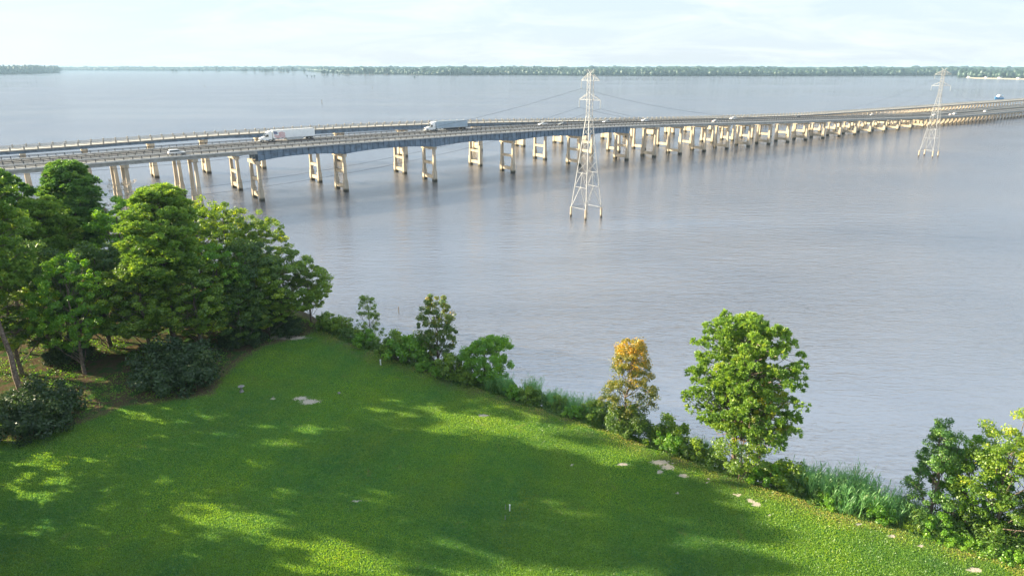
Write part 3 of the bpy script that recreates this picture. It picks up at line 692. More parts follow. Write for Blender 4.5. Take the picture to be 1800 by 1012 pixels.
# ------------------------------------------------------------------ plants
def limb(mb, a, b, r0, r1, rg, wob=.08, seg=5, n=6, sag=0):
    a = np.array(a, float); b = np.array(b, float); ln = np.linalg.norm(b-a); pts = []; off = np.zeros(3)
    for i in range(seg+1):
        u = i/seg; off = rg.normal(size=3)*wob*ln*math.sin(math.pi*u)*.5
        p = a+(b-a)*u+off; p[2] += sag*math.sin(math.pi*u)*ln; pts.append(p)
    mb.tube(pts, [r0+(r1-r0)*i/seg for i in range(seg+1)], n, False); return pts
def broadleaf(name, seed, h, rad, base, clumps=90, per=240, leaf=.34, lm='L_oak', bm='bark', cr=.22, tr=.35, lean=(0, 0), squash=1.0, bare=False, top_tint=0, shape='round', tmean=.42):
    clumps = int(clumps*1.85); per = int(per*.5); cr *= .66
    rg = np.random.default_rng(seed); t = thing(name, '', 'tree')
    mb = MB(); top = np.array([lean[0], lean[1], h*.86]); tp = limb(mb, (0, 0, -.4), top, tr, tr*.18, rg, .035, 8, 9)
    lv = Leaves(); hc = (h-base)/2*squash; cz = base+(h-base)/2
    lob = rdir(rg, 9); la = rg.uniform(-.25, .32, 9)
    k = 0
    while k < clumps:
        d = rdir(rg, 1)[0]
        if shape == 'cone': 
            u = rg.random()**.8; rr = rad*(1-u*.66)*(.55+.45*rg.random()); a = rg.random()*6.283
            c = np.array([math.cos(a)*rr, math.sin(a)*rr, base+(h-base)*u])
        else:
            e = 1+sum(la[i]*max(0, d@lob[i])**3 for i in range(9))
            r_ = (.35+.65*rg.random()**.45)*e
            c = np.array([d[0]*rad*r_, d[1]*rad*r_, cz+d[2]*hc*min(r_, 1.0)])
            if shape == 'dome' and d[2] < -.35: c[2] = cz-hc*.35*rg.random()
        c[:2] += np.array(lean)*(c[2]/h)
        cr_ = rad*cr*(.6+.8*rg.random()); u = (c[2]-base)/(h-base)
        t_ = tmean+rg.normal()*.17+top_tint*(u-.5)
        lv.clump(c, cr_, int(per*(.6+.8*rg.random())), rg, leaf, .7, t_, .3)
        if k % 5 == 0:
            z0 = max(base*.6, min(h*.75, c[2]-.5*np.linalg.norm(c[:2]-np.array(lean)*(c[2]/h))-1)); f = z0/(h*.86)
            st = np.array(tp[min(8, int(f*8))]); limb(mb, st, c, tr*.32*(1-f*.6), .03, rg, .12, 4, 5)
        k += 1
    mb.build('trunk', M[bm], t, True)
    o = lv.build('crown', M[lm], t)
    return t
def tuft(lv, c, rg, n, ln, w, t, axis=None, spread=1.0):
    m = len(c); cc = np.repeat(c, n, 0); ax = np.repeat(axis, n, 0) if axis is not None else np.array([0, 0, .6])
    d = unit(rdir(rg, m*n)*spread+ax); sd = unit(np.cross(d, rdir(rg, m*n)))
    tt = np.repeat(np.broadcast_to(t, (m,)), n)+rg.normal(size=m*n)*.08
    lv.blade(cc, d, sd, ln*(.7+.6*rg.random(m*n)), w, tt)
def pine(name, seed, h, rad, base, pads=60, per=26, nn=11, ln=.42, w=.055, lm='L_pine', tr=.3, lean=(0, 0), bare=6, padr=.95, shape=1.0):
    rg = np.random.default_rng(seed); t = thing(name, '', 'tree')
    mb = MB(); top = np.array([lean[0], lean[1], h*.97]); tp = limb(mb, (0, 0, -.4), top, tr, .05, rg, .018, 10, 9)
    lv = Leaves(); br = []
    for k in range(pads):
        u = ((k+rg.random())/pads); z = base+(h-base)*u
        prof = max(.05, 1-abs((u-.4)/.62)**2.4)**.45
        a = k*2.39996+rg.normal()*.4; rr = rad*prof*(.35+.65*rg.random()**.5)*(.8+.3*math.sin(a*2+seed)+.1)
        ax = np.array(lean)*(z/h); c = np.array([ax[0]+math.cos(a)*rr, ax[1]+math.sin(a)*rr, z+rr*.12])
        st = np.array([ax[0], ax[1], max(base*.8, z-rr*.38)]); limb(mb, st, c, max(.03, tr*.28*(1-u*.6)), .02, rg, .1, 4, 5, .05)
        pr = padr*(.6+.7*rg.random())*(1.15-.35*u); 
        for q in range(2):                                      # a flattened pad at the end and one inwards
            cc = c if q == 0 else c*.5+st*.5+np.array([0, 0, .35]); 
            if q and rr < 1.2: continue
            m = int(per*(1 if q == 0 else .55)); d = rdir(rg, m); p = cc+d*pr*np.array([1.05, 1.05, .62])*(.3+.7*rg.random((m, 1))**.5)
            tt = .42+rg.normal(size=m)*.16+.15*(u-.5)+rg.normal()*.14
            tuft(lv, p, rg, nn, ln, w, tt, unit(d*np.array([1, 1, .4])+np.array([0, 0, .75]))*.9, .85)
    for k in range(bare):
        a = rg.random()*6.28; z = base*(.45+.5*rg.random()); L_ = 1.5+rg.random()*2.8
        ax = np.array(lean)*(z/h); limb(mb, (ax[0], ax[1], z), (ax[0]+math.cos(a)*L_, ax[1]+math.sin(a)*L_, z-L_*.25*rg.random()), .06, .015, rg, .2, 5, 5)
    mb.build('trunk', M['pinebark'], t, True); lv.build('crown', M[lm], t)
    return t
def shrub(name, seed, h, rad, lm, leaf=.22, clumps=26, per=170, cat='shrub', t=.45):
    clumps = int(clumps*2); per = int(per*.55)
    rg = np.random.default_rng(seed); o = thing(name, '', cat); lv = Leaves(); mb = MB()
    for k in range(clumps):
        d = rdir(rg, 1)[0]; d[2] = abs(d[2]); r_ = .3+.8*rg.random()**.8
        c = np.array([d[0]*rad*r_, d[1]*rad*r_, .15*h+d[2]*h*.78*r_]); lv.clump(c, rad*.22*(.6+.7*rg.random()), per, rg, leaf, .85, t+rg.normal()*.12, .3)
        if k % 3 == 0: limb(mb, (rg.normal()*.1, rg.normal()*.1, -.3), c, .05, .015, rg, .12, 3, 5)
    mb.build('stems', M['bark'], o); lv.build('foliage', M[lm], o); return o
def reeds(name, seed, n, h, rad, lm='L_reed', w=.035, cat='reeds', bend=.45, label=''):
    rg = np.random.default_rng(seed); V = []; T = []
    for k in range(n):
        a = rg.random()*6.283; r = rad*math.sqrt(rg.random()); b = np.array([math.cos(a)*r, math.sin(a)*r*.7, -.2]); hh = h*(.55+.5*rg.random())
        dr = rg.normal(size=2)*bend*.5+np.array([math.cos(a), math.sin(a)])*bend*.35*r/rad+np.array([.10, -.03]); sd = np.array([math.cos(a*7), math.sin(a*7), 0])*w*(.7+.8*rg.random())
        tt = .35+rg.normal()*.16+(.5 if rg.random() < .06 else 0); pv = None
        for i in range(4):
            u = i/3; p = b+np.array([dr[0]*hh*u*u, dr[1]*hh*u*u, hh*u*(1-.12*u)]); ww = sd*(1-u*.92)
            if pv is not None: V.append([pv[0]-pv[1], pv[0]+pv[1], p+ww, p-ww]); T.append(tt)
            pv = (p, ww)
        m = int(3+rg.random()*4)                               # side leaves along the stem
        for i in range(m):
            u = .25+.65*rg.random(); p = b+np.array([dr[0]*hh*u*u, dr[1]*hh*u*u, hh*u*(1-.12*u)]); aa = rg.random()*6.283
            L_ = .35+.4*rg.random(); e = p+np.array([math.cos(aa)*L_*.5, math.sin(aa)*L_*.5, L_*.75]); s_ = np.array([-math.sin(aa), math.cos(aa), 0])*w*.8; mm = (p+e)/2+np.array([0, 0, .1])
            V.append([p, mm-s_, e, mm+s_]); T.append(tt+.05)
    V = np.array(V); o = npmesh(name, V, np.arange(len(V)*4).reshape(-1, 4), M[lm], np.array(T)); return tag(o, label, cat)
def setp(t, x, y, label, rz=0, sc=1, z=None, group=None, szz=None):
    t.location = (x, y, lz(x, y) if z is None else z); t.rotation_euler.z = rz; t.scale = (sc, sc, szz or sc); t['label'] = label
    if group: t['group'] = group
    return t
def pl(px, py): v = G(px, py, 3.5); return v.x, v.y
# --- the forest at left
GF = 'woodland trees at the left of the lawn'
oakA = broadleaf('oak_tree', 1, 22, 6.2, 3.6, 105, 250, .42, 'L_oak', cr=.20)
oakB = broadleaf('oak_tree', 2, 20, 6.8, 2.4, 110, 240, .42, 'L_dark', cr=.20)
yelA = broadleaf('hardwood_tree', 3, 24, 6.0, 6, 105, 200, .38, 'L_yel', cr=.18, bm='bark')
briA = broadleaf('hardwood_tree', 4, 22, 5.6, 4.5, 100, 220, .38, 'L_bright', cr=.19)
pinA = pine('pine_tree', 5, 28, 5.6, 13, 250, 17, 12, .5, .08, 'L_pine', .38, (.8, .3), 10, .72)
pinB = pine('pine_tree', 6, 27, 5.2, 12, 240, 17, 12, .5, .08, 'L_pined', .36, (-.6, .4), 8, .72)
pinC = pine('pine_tree', 7, 29, 4.8, 15, 230, 17, 12, .5, .08, 'L_pine', .36, (-1.6, .2), 10, .72)
used = set()
def place(proto, x, y, label, rz=0, sc=1, sz=None, group=GF):
    if proto.name in used: t = copy_tree(proto)
    else: t = proto; used.add(proto.name)
    return setp(t, x, y, label, rz, sc, group=group, szz=(sz or sc))
def ht(x, y, px_top):                                         # scale helper: height so that the top meets a photo row
    r = ray(900, px_top); return H + r[2]*y/r[1] - lz(x, y)
x, y = pl(45, 690)
place(pinC, x-.5, y, 'tall pine leaning left at the left edge, bare lower trunk with pale dead branches', .2, 1.0, ht(x, y, 300)/29)
for px, py, yy, pr, hh, top, lab, rz, sc in (
 (150, 0, 112, pinB, 27, 288, 'tall dark pine whose round top stands highest, against the bridge', 1.0, 1.15),
 (15, 0, 100, pinB, 27, 300, 'dark pine behind the leaning one, top cut by the left edge', 2.4, .95),
 (285, 0, 92, pinA, 28, 335, 'sunlit yellow-green pine in the middle of the woodland, straight bare trunk', 0.4, 1.15),
 (95, 0, 101, pinA, 28, 352, 'green pine between the left edge and the dark round-topped pine', 3.3, .9),
 (215, 0, 106, briA, 22, 350, 'fresh green hardwood right behind the sunlit middle pine', 0.9, .95),
 (400, 0, 104, yelA, 24, 352, 'yellow-green hardwood with wispy top, right of the sunlit middle pine', 2.2, .95),
 (350, 0, 111, yelA, 24, 345, 'paler yellow-green hardwood behind the wispy one', 4.4, .8),
 (452, 0, 108, yelA, 24, 372, 'light green hardwood at the right shoulder of the woodland', 5.4, .72),
 (430, 0, 98, oakB, 20, 425, 'very dark vine-hung tree in front of the wispy hardwood', 1.2, .78),
 (485, 0, 101, oakA, 22, 440, 'dark oak at the right end of the woodland, boughs spreading over the water', 0.3, .95),
 (535, 0, 105, oakA, 22, 462, 'small dark oak by the shore, outermost of the woodland', 2.6, .52),
 (170, 0, 93, oakB, 20, 430, 'dark oak with a pale trunk in the deep shade behind the lawn edge', 0.0, .95),
 (240, 0, 89, oakA, 22, 455, 'oak on the pale leaning trunk left of the twin shaded trunks', 4.0, .8),
 (335, 0, 91, oakA, 22, 455, 'dark oak below the sunlit middle pine', 2.9, .85),
 (380, 0, 95, briA, 22, 430, 'oak filling the gap left of the vine-hung tree', 5.0, .8),
 (60, 0, 90, oakB, 20, 430, 'dark oak right of the leaning pine trunk', 3.6, .9),
 (120, 0, 84, briA, 22, 450, 'fresh green hardwood near the lawn, between leaning pine and pale trunk', 5.8, .72),
 (5, 0, 84, oakA, 22, 440, 'oak cut by the left edge behind the leaning pine', 1.9, .8),
 (300, 0, 118, briA, 22, 372, 'oak at the back of the woodland above the pale reed bank', 1.0, .85),
 (60, 0, 118, oakB, 20, 365, 'dark oak at the back, left of the round-topped pine', 0.7, .95),
 (190, 0, 121, yelA, 24, 370, 'oak at the back, right of the round-topped pine', 4.8, .9),
 (0, 0, 117, oakB, 20, 360, 'dark oak at the back, at the left edge of the view', 2.7, 1.0),
 (410, 0, 94, oakB, 20, 500, 'low dark tree right of the shaded trunks, boughs down to the grass', 3.1, .6),
 (460, 0, 98, oakA, 22, 505, 'low leafy tree below the dark oak at the right end of the woodland', 1.5, .6),
 (300, 0, 100, briA, 22, 470, 'low fresh green tree in the gap behind the wide dark bush', 0.6, .7),
 (180, 0, 100, yelA, 24, 440, 'sunlit yellowish tree deep between the dark oaks', 0.3, .7)):
    X = (px-CX)/F*(yy*math.cos(PIT)+(H-15)*math.sin(PIT))
    place(pr, X, yy, lab, rz, sc, ht(X, yy, top)/hh)
# bare reddish twigs of a half-dead crown behind the sunlit pine
hb = broadleaf('half_dead_tree', 31, 21, 3.2, 13, 34, 60, .22, 'L_bare', 'palebark', cr=.22, tr=.2)
X = (232-CX)/F*(113*math.cos(PIT)+28*math.sin(PIT)); setp(hb, X, 113, 'thin half-dead tree with faded pinkish twigs behind the woodland', 0, 1, szz=ht(X, 113, 308)/21); hb['group'] = GF
# trees outside the left edge: they shade the lawn
GO = 'tall trees standing outside the left edge of the view'
rgo = random.Random(8)
pinS = pine('pine_tree', 71, 28, 5.6, 11, 62, 34, 12, .5, .09, 'L_pine', .38, (.8, .3), 6, 1.15)
brS = broadleaf('hardwood_tree', 72, 22, 5.4, 4.5, 26, 330, .42, 'L_bright', cr=.30)
OUT = []
for i in range(12):
    y = 8+i*8.0; OUT.append((-70-(8 if y > 62 else 0)-(4 if y > 80 else 0)-rgo.random()*5, y+rgo.uniform(-1.5, 1.5), (27 if y < 40 else 31 if y < 66 else 35 if y < 90 else 24)+rgo.uniform(-4, 3), 0))
for i in range(2):
    y = 30+i*30; OUT.append((-90-rgo.random()*6, y+rgo.uniform(-3, 3), (30 if y < 50 else 37 if y < 80 else 22)+rgo.uniform(-3, 3), 0))
for i in range(7):
    y = 14+i*8.6; OUT.append((-.76*(y+12)-9-rgo.random()*3, y+rgo.uniform(-2, 2), 15+rgo.uniform(-3, 3), 1))
for i, (x, y, hh_, low) in enumerate(OUT):
    pr, hh = ((oakA, 22), (oakB, 20))[i % 2] if low else ((pinS, 28), (brS, 22), (pinS, 28))[i % 3]
    place(pr, x, y, ('low spreading tree' if low else 'tall tree')+' outside the left edge of the view, one of those shading the lawn', rgo.random()*6, .8+rgo.random()*.25, hh_/hh, GO)
# --- low growth under the trees
GB = 'shaded bushes at the edge of the woodland'
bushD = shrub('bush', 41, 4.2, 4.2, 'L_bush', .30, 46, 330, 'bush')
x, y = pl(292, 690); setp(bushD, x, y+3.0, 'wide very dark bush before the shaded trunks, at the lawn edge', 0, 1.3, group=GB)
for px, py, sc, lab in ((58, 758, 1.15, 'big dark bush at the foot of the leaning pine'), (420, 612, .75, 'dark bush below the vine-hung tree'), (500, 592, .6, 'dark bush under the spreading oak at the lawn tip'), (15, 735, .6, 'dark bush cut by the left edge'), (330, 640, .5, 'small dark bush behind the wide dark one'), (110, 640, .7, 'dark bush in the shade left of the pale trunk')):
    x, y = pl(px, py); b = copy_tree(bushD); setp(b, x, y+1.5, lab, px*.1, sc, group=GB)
def ground_cover(name, pts, hgt, leaf, lm, seed, per=1, t=.45, up=.9):
    rg = np.random.default_rng(seed); lv = Leaves(); c = np.array(pts); c = c[np.argsort(c[:, 0])]
    n = len(c); nr = unit(np.array([0, 0, up])+rg.normal(size=(n, 3))*.6); lv.add(c, nr, rg, leaf, .5, t+rg.normal(size=n)*.18)
    return tag(lv.build(name, M[lm]), None, None, None, 'stuff')
rg = np.random.default_rng(77)
# forest weeds
xs = rg.uniform(-75, -30, 60000); ys = rg.uniform(66, 124, 60000); f = poly_sd(FLOOR, xs, ys); ln_ = np.sin(xs*.7)+np.sin(ys*.55+xs*.2)+rg.normal(size=60000)*.5
k = (f > .6) & (ln_ > .1) & (poly_sd(LAND, xs, ys) > 0); xs, ys = xs[k], ys[k]
o = ground_cover('forest_weeds', np.stack([xs, ys, land_z(xs, ys)+rg.random(len(xs))*.45], 1), .5, .2, 'L_bright', 3); tag(o, 'low green weeds growing under the woodland trees', 'ground cover')
# shoreline undergrowth band
EDGE = np.array(LAND[5:15]); 
def along(u):                                                 # u metres along the lawn edge
    seg = np.diff(EDGE, axis=0); ln = np.linalg.norm(seg, axis=1); cu = np.concatenate([[0], np.cumsum(ln)])
    i = np.clip(np.searchsorted(cu, u, 'right')-1, 0, len(seg)-1); f = (u-cu[i])/ln[i]
    p = EDGE[i]+seg[i]*f[:, None]; nn = np.stack([-seg[i][:, 1], seg[i][:, 0]], 1)/ln[i][:, None]; return p, nn
n = 150000; u = rg.uniform(0, 150, n); v = rg.uniform(0, 1, n); p, nn = along(u)
hn = (np.sin(u*.9)+np.sin(u*2.3+1)*.7+np.sin(u*.37)*.9+np.sin(v*9+u*1.7)*.7)*.25+.75
w0 = -.25+.35*np.sin(u*1.3)+.2*np.sin(u*3.1); off = w0+v*5.4; P = p+nn*off[:, None]
prof = np.clip((off-w0)*.9, 0.12, 1)*np.clip(hn, .35, 1.7)*1.8
zz = land_z(P[:, 0], P[:, 1]); z = zz+prof*rg.random(n)**.4
k = zz > -.3
tag(ground_cover('shoreline_undergrowth', np.stack([P[:, 0], P[:, 1], z], 1)[k], 1, .24, 'L_under', 5), 'tangled low green growth along the bank between lawn and water', 'ground cover')
# --- individual plants of the shore
def eu(px, py, back=1.5):                                        # a little behind the lawn edge
    x, y = pl(px, py); b_ = back*1.15; return x*(1+b_/(y+12.5)), y+b_
bigp = pine('pine_tree', 11, 17.5, 5.6, 5.2, 270, 17, 14, .32, .055, 'L_pine', .3, (.4, 0), 3, .56)
x, y = eu(1288, 838, 2.2); setp(bigp, x, y, 'large round bright green pine standing on the bank, tallest on the shore', .5, 1, szz=ht(x, y, 566)/17.5)
vine = broadleaf('hardwood_tree', 12, 11.5, 2.3, 5.0, 40, 150, .2, 'L_gold', cr=.24, tr=.12, tmean=.3); x2, y2 = eu(1330, 850, 1.4); setp(vine, x2, y2, 'slender tree with ragged golden leaves before the right side of the big pine', 0, 1)
und = broadleaf('hardwood_tree', 13, 7.5, 3.0, .8, 60, 190, .22, 'L_oak', cr=.24, tr=.12); x, y = eu(1300, 852, 1.6); setp(und, x, y, 'low leafy green tree around the foot of the big pine', 1, 1)
cyp = broadleaf('cypress_tree', 14, 12.2, 3.7, 3.6, 110, 170, .20, 'L_orange', cr=.21, tr=.18, shape='cone', top_tint=.65, tmean=.42); x, y = eu(1102, 772, 2.0); setp(cyp, x, y, 'orange-topped cypress between the round green tree and the big pine', 2.2, 1, szz=ht(x, y, 600)/12.2)
cu = shrub('bush', 15, 4.6, 2.5, 'L_dark', .22, 34, 240, 'bush'); x, y = eu(1100, 770, 1.2); setp(cu, x, y, 'dark green bush wrapped round the foot of the orange cypress', 0, 1)
brn = broadleaf('hardwood_tree', 16, 10, 2.9, 1.6, 85, 170, .24, 'L_rust', cr=.22, tr=.16, top_tint=.5, tmean=.42); x, y = eu(770, 652, 3.0); setp(brn, x, y, 'rust-tinged olive green tree on the bank, second tree from the woodland', 0, 1, szz=ht(x, y, 517)/10)
rnd = broadleaf('hardwood_tree', 17, 8.6, 3.6, .6, 95, 210, .25, 'L_bright', cr=.22, tr=.16, tmean=.5); x, y = eu(853, 684, 2.5); setp(rnd, x, y, 'round bright green tree on the bank between the rusty tree and the reeds', 0, 1, szz=ht(x, y, 576)/8.6)
sap = broadleaf('sapling', 18, 8.2, 2.7, 1.6, 60, 90, .2, 'L_oak', cr=.2, tr=.1, shape='cone'); x, y = eu(650, 606, 3.0); setp(sap, x, y, 'feathery thin sapling nearest the woodland tip', 0, 1, szz=ht(x, y, 520)/8.2)
jun = broadleaf('juniper_tree', 19, 11, 3.2, .4, 95, 260, .17, 'L_pined', cr=.2, tr=.18, shape='cone', tmean=.35); x, y = eu(1632, 925, 1.5); setp(jun, x, y, 'dark juniper left of the golden-topped tree at the lower right', 0, 1, szz=ht(x, y, 746)/11)
gld = broadleaf('hardwood_tree', 20, 13, 4.6, 2.0, 130, 210, .20, 'L_yel', cr=.19, tr=.2, top_tint=.9, tmean=.22); x, y = eu(1745, 968, 2.2); setp(gld, x, y, 'golden-topped tree at the right edge of the lawn', 0, 1, szz=ht(x, y, 732)/13)
g2 = broadleaf('hardwood_tree', 21, 10, 3.0, 1.5, 70, 190, .22, 'L_bright', cr=.22, tr=.15, tmean=.4); x, y = eu(1690, 955, 3.2); setp(g2, x, y, 'green tree squeezed between the juniper and the golden-topped tree', 0, 1, szz=ht(x, y, 765)/10)
g3 = broadleaf('hardwood_tree', 22, 11, 3.4, 1.5, 70, 190, .22, 'L_oak', cr=.22, tr=.15); x, y = eu(1800, 985, 4.5); setp(g3, x, y, 'green tree cut by the right edge behind the golden-topped one', 0, 1, szz=ht(x, y, 775)/11)
und2 = shrub('bush', 23, 3.4, 3.2, 'L_dark', .22, 40, 260, 'bush'); x, y = eu(1700, 950, 1.8); setp(und2, x, y, 'dark bush in the shade under the golden-topped tree', 0, 1)
x, y = eu(1780, 975, 1.6); setp(copy_tree(und2), x, y, 'dark bush at the right edge under the last tree', 2, .9)
shA = shrub('bush', 24, 2.6, 1.6, 'L_bright', .2, 24, 170, 'bush'); shB = shrub('bush', 25, 2.8, 1.7, 'L_oak', .2, 24, 170, 'bush')
GS = 'small bushes along the shore bank'
firstA = [shA]; firstB = [shB]
for px, py, back, pr, sc, lab in ((722, 642, 1.8, 'A', 1.5, 'light green bush left of the rusty tree'), (600, 592, 2.0, 'B', 1.0, 'green bush below and left of the feathery sapling'), (640, 612, 1.4, 'A', .9, 'bright bush at the foot of the feathery sapling'),
 (690, 632, 1.6, 'B', 1.2, 'dark green bush right of the sapling'), (745, 655, .8, 'A', .6, 'small pale bush before the rusty tree'), (800, 672, 1.8, 'B', 1.1, 'green bush between the rusty and the round bright tree'), (570, 586, 1.8, 'B', .9, 'bush by the woodland tip near the spreading oak'),
 (820, 680, .8, 'B', .6, 'low bush at the left foot of the round bright tree'), (905, 704, .8, 'A', .7, 'yellowish bush right under the round bright tree'), (1165, 792, 2.0, 'B', 1.15, 'bush right of the orange cypress'), (1178, 800, 1.0, 'A', .8, 'sunlit small bush right of the orange cypress'),
 (1225, 815, 1.6, 'B', .8, 'bush left of the foot of the big pine'), (1380, 868, 1.8, 'B', 1.1, 'dark bush right of the big pine'), (1050, 752, 1.8, 'B', .9, 'bush left of the orange cypress'), (1350, 858, 1.0, 'A', .9, 'sunlit leafy bush at the right foot of the big pine'),
 (1640, 938, .5, 'A', .75, 'yellow-leaved small bush right of the spiky rosette'), (1590, 925, 2.2, 'B', .8, 'bush left of the juniper'), (770, 666, .6, 'A', .55, 'smallest bush before the rusty tree, at the lawn edge'), (980, 728, 1.5, 'B', .6, 'low bush amid the reeds left of the cypress'),
 (1420, 884, 2.4, 'B', .75, 'bush behind the slim reed clump right of the big pine'), (1455, 893, .7, 'A', .6, 'pale bush at the lawn side of the dense reed bed'), (1548, 920, .8, 'A', .7, 'pale bush between the dense reed bed and the juniper'), (935, 714, 1.2, 'B', .7, 'bush at the foot of the lone tall reed clump'), (1010, 738, .9, 'A', .6, 'pale bush in front of the reeds left of the cypress')):
    lst, pro = (firstA, shA) if pr == 'A' else (firstB, shB)
    b = lst.pop() if lst else copy_tree(pro)
    x, y = eu(px, py, back); setp(b, x, y, lab, px*.37, sc*1.3, group=GS)
hd = shrub('hedge_plant', 26, .9, 1.3, 'L_bright', .16, 20, 130, 'plant', .6)
fh = True
for i, (px, py) in enumerate(((1690, 955), (1715, 962), (1745, 972), (1775, 982), (1795, 988), (1660, 948))):
    b = hd if i == 0 else copy_tree(hd); x, y = eu(px, py, .2)
    setp(b, x, y, ('light green creeping plant, first of the row below the golden-topped tree', 'second creeping plant of the row below the golden-topped tree', 'middle creeping plant of the low row at lower right', 'fourth creeping plant of the low row at lower right', 'creeping plant cut by the right edge', 'creeping plant beside the yellow-leaved small bush')[i], i*1.3, 1, group='low creeping plants at the lower right lawn edge')
GR = 'reed clumps along the bank'
rA = reeds('reed_clump', 51, 260, 3.1, 1.2, bend=.22, w=.028); rB = reeds('reed_clump', 52, 420, 2.9, 1.8, bend=.28, w=.028)
fr = {'A': [rA], 'B': [rB]}
for px, py, back, k, sc, lab in ((868, 690, 1.0, 'A', .75, 'reed clump at the foot of the round bright tree'), (890, 697, 1.3, 'A', .8, 'reed clump right of the round bright tree'), (935, 705, 2.2, 'A', 1.0, 'tall sparse reed clump standing alone against the water'),
 (985, 722, 1.6, 'B', .85, 'wide reed clump left of the orange cypress'), (1020, 735, 1.8, 'B', .85, 'reed clump second left of the orange cypress'), (1045, 745, 1.5, 'A', .8, 'reed clump touching the bush left of the cypress'), (965, 715, 1.6, 'A', .7, 'short reed clump between the lone one and the wide one'),
 (1235, 815, 2.4, 'B', .75, 'reed clump left of the big pine'), (1190, 805, 2.2, 'A', .7, 'reed clump right of the cypress bushes'), (1405, 870, 1.6, 'A', 1.0, 'tall reed clump just right of the big pine'), (1430, 880, 1.4, 'A', 1.0, 'slim reed clump left of the dense reed bed'),
 (1465, 893, 1.8, 'B', 1.15, 'left clump of the dense reed bed'), (1500, 905, 1.8, 'B', 1.2, 'middle clump of the dense reed bed'), (1535, 915, 1.9, 'B', 1.1, 'right clump of the dense reed bed'), (1570, 925, 1.8, 'B', .8, 'reed clump before the juniper, left'), (1610, 937, 1.6, 'B', .75, 'reed clump before the juniper, right'), (1480, 898, 2.6, 'A', 1.1, 'back clump of the dense reed bed by the water')):
    b = fr[k].pop() if fr[k] else (rA if k == 'A' else rB).copy()
    if b.name not in C.objects: C.objects.link(b)
    x, y = eu(px, py, back); setp(b, x, y, lab, px*.21, sc*1.3, group=GR)
ag = reeds('spiky_rosette_plant', 53, 46, 1.3, .25, 'L_yel', .045, 'plant', 1.5); x, y = eu(1602, 933, .1); setp(ag, x, y, 'spiky pale rosette plant at the lawn edge before the juniper')
# ------------------------------------------------------------------ small things on the lawn
def post_thing():
    x, y = pl(669, 640); t = thing('marker_post', 'short white marker post on the lawn near the shore', 'post', (x, y, lz(x, y)))
    mb = MB(); mb.tube([(0, 0, -.1), (0, 0, .75)], .09, 10); mb.build('post', M['pvc'], t); mb = MB(); mb.tube([(0, 0, .75), (0, 0, .82)], .11, 10); mb.build('cap', M['pvc'], t)
    x, y = pl(896, 896); t = thing('standpipe', 'white capped standpipe on the lawn in the foreground', 'pipe', (x, y, lz(x, y)))
    mb = MB(); mb.tube([(0, 0, -.1), (0, 0, .6)], .055, 10); mb.build('pipe', M['pvc'], t); mb = MB(); mb.tube([(0, 0, .6), (0, 0, .68)], .075, 10); mb.build('cap', M['pvc'], t)
    for px, py, lab in ((888.5, 893, 'thin grey stake behind the standpipe'), (888, 912, 'thin grey stake in front of the standpipe')):
        x, y = pl(px, py); mb = MB(); mb.tube([(0, 0, -.1), (0, 0, .5)], [.04, .03], 8); o = mb.build('stake', M['galv']); o.location = (x, y, lz(x, y)); tag(o, lab, 'stake', 'stakes by the standpipe')
    x, y = pl(425, 688); t = thing('stone_birdbath', 'small grey stone ornament on the shaded lawn near the wide dark bush', 'ornament', (x, y, lz(x, y)))
    mb = MB(); mb.tube([(0, 0, -.05), (0, 0, .12), (0, 0, .3), (0, 0, .62)], [.3, .26, .12, .12], 12); mb.build('pedestal', M['stone'], t)
    mb = MB(); mb.tube([(0, 0, .6), (0, 0, .78), (0, 0, .8)], [.14, .42, .40], 14); mb.build('bowl', M['stone'], t)
    for px, py, r, lab in ((596, 690, .22, 'small pale stone right of the sandy patch on the left lawn'), (480, 697, .12, 'pebble between the ornament and the sandy patch')):
        x, y = pl(px, py); rg = np.random.default_rng(int(px)); mb = MB(); mb.tube([(0, 0, -.05), (.02, 0, r*.4), (.03, .02, r*.7)], [r, r*.9, r*.4], 9)
        for v in mb.v: v.x += rg.normal()*.02; v.y += rg.normal()*.02
        o = mb.build('stone', M['stone'], smooth=True); o.location = (x, y, lz(x, y)); tag(o, lab, 'stone')
post_thing()
# ------------------------------------------------------------------ boat beyond the bridges
def boat():
    p = Gc(1755, 174.5); t = thing('work_boat', 'blue work boat with white deckhouse beyond the old bridge', 'boat', p, R(28)+math.pi)
    mb = MB(); mb.sweep([[(x, -w, -.6), (x, w, -.6), (x, w*1.15, zt), (x, -w*1.15, zt)] for x, w, zt in ((-8, 2.4, 2.2), (-4, 2.6, 2.1), (3, 2.5, 2.3), (6.5, 1.5, 2.9), (8.3, .15, 3.5))]); mb.build('hull', M['blue'], t)
    mb = MB(); mb.box((-2, 0, 3.2), (4.6, 2.0, 1.2)); mb.box((-1, 0, 5.0), (2.6, 1.6, .8)); h = mb.build('deckhouse', M['white'], t, bevel=.1)
    mb = MB(); mb.box((-1, 0, 5.1), (2.4, 1.63, .35)); mb.box((-2, 0, 3.5), (4.1, 2.03, .35)); mb.build('windows', M['glass'], h)
    mb = MB(); mb.beam((4.2, 0, 2.3), (4.2, 0, 6.0), .5); mb.beam((-7.4, 0, 2.2), (-7.4, 0, 5.2), .25); mb.beam((-7.4, -1.5, 5.2), (-7.4, 1.5, 5.2), .2); mb.build('mast', M['blue'], t)
boat()
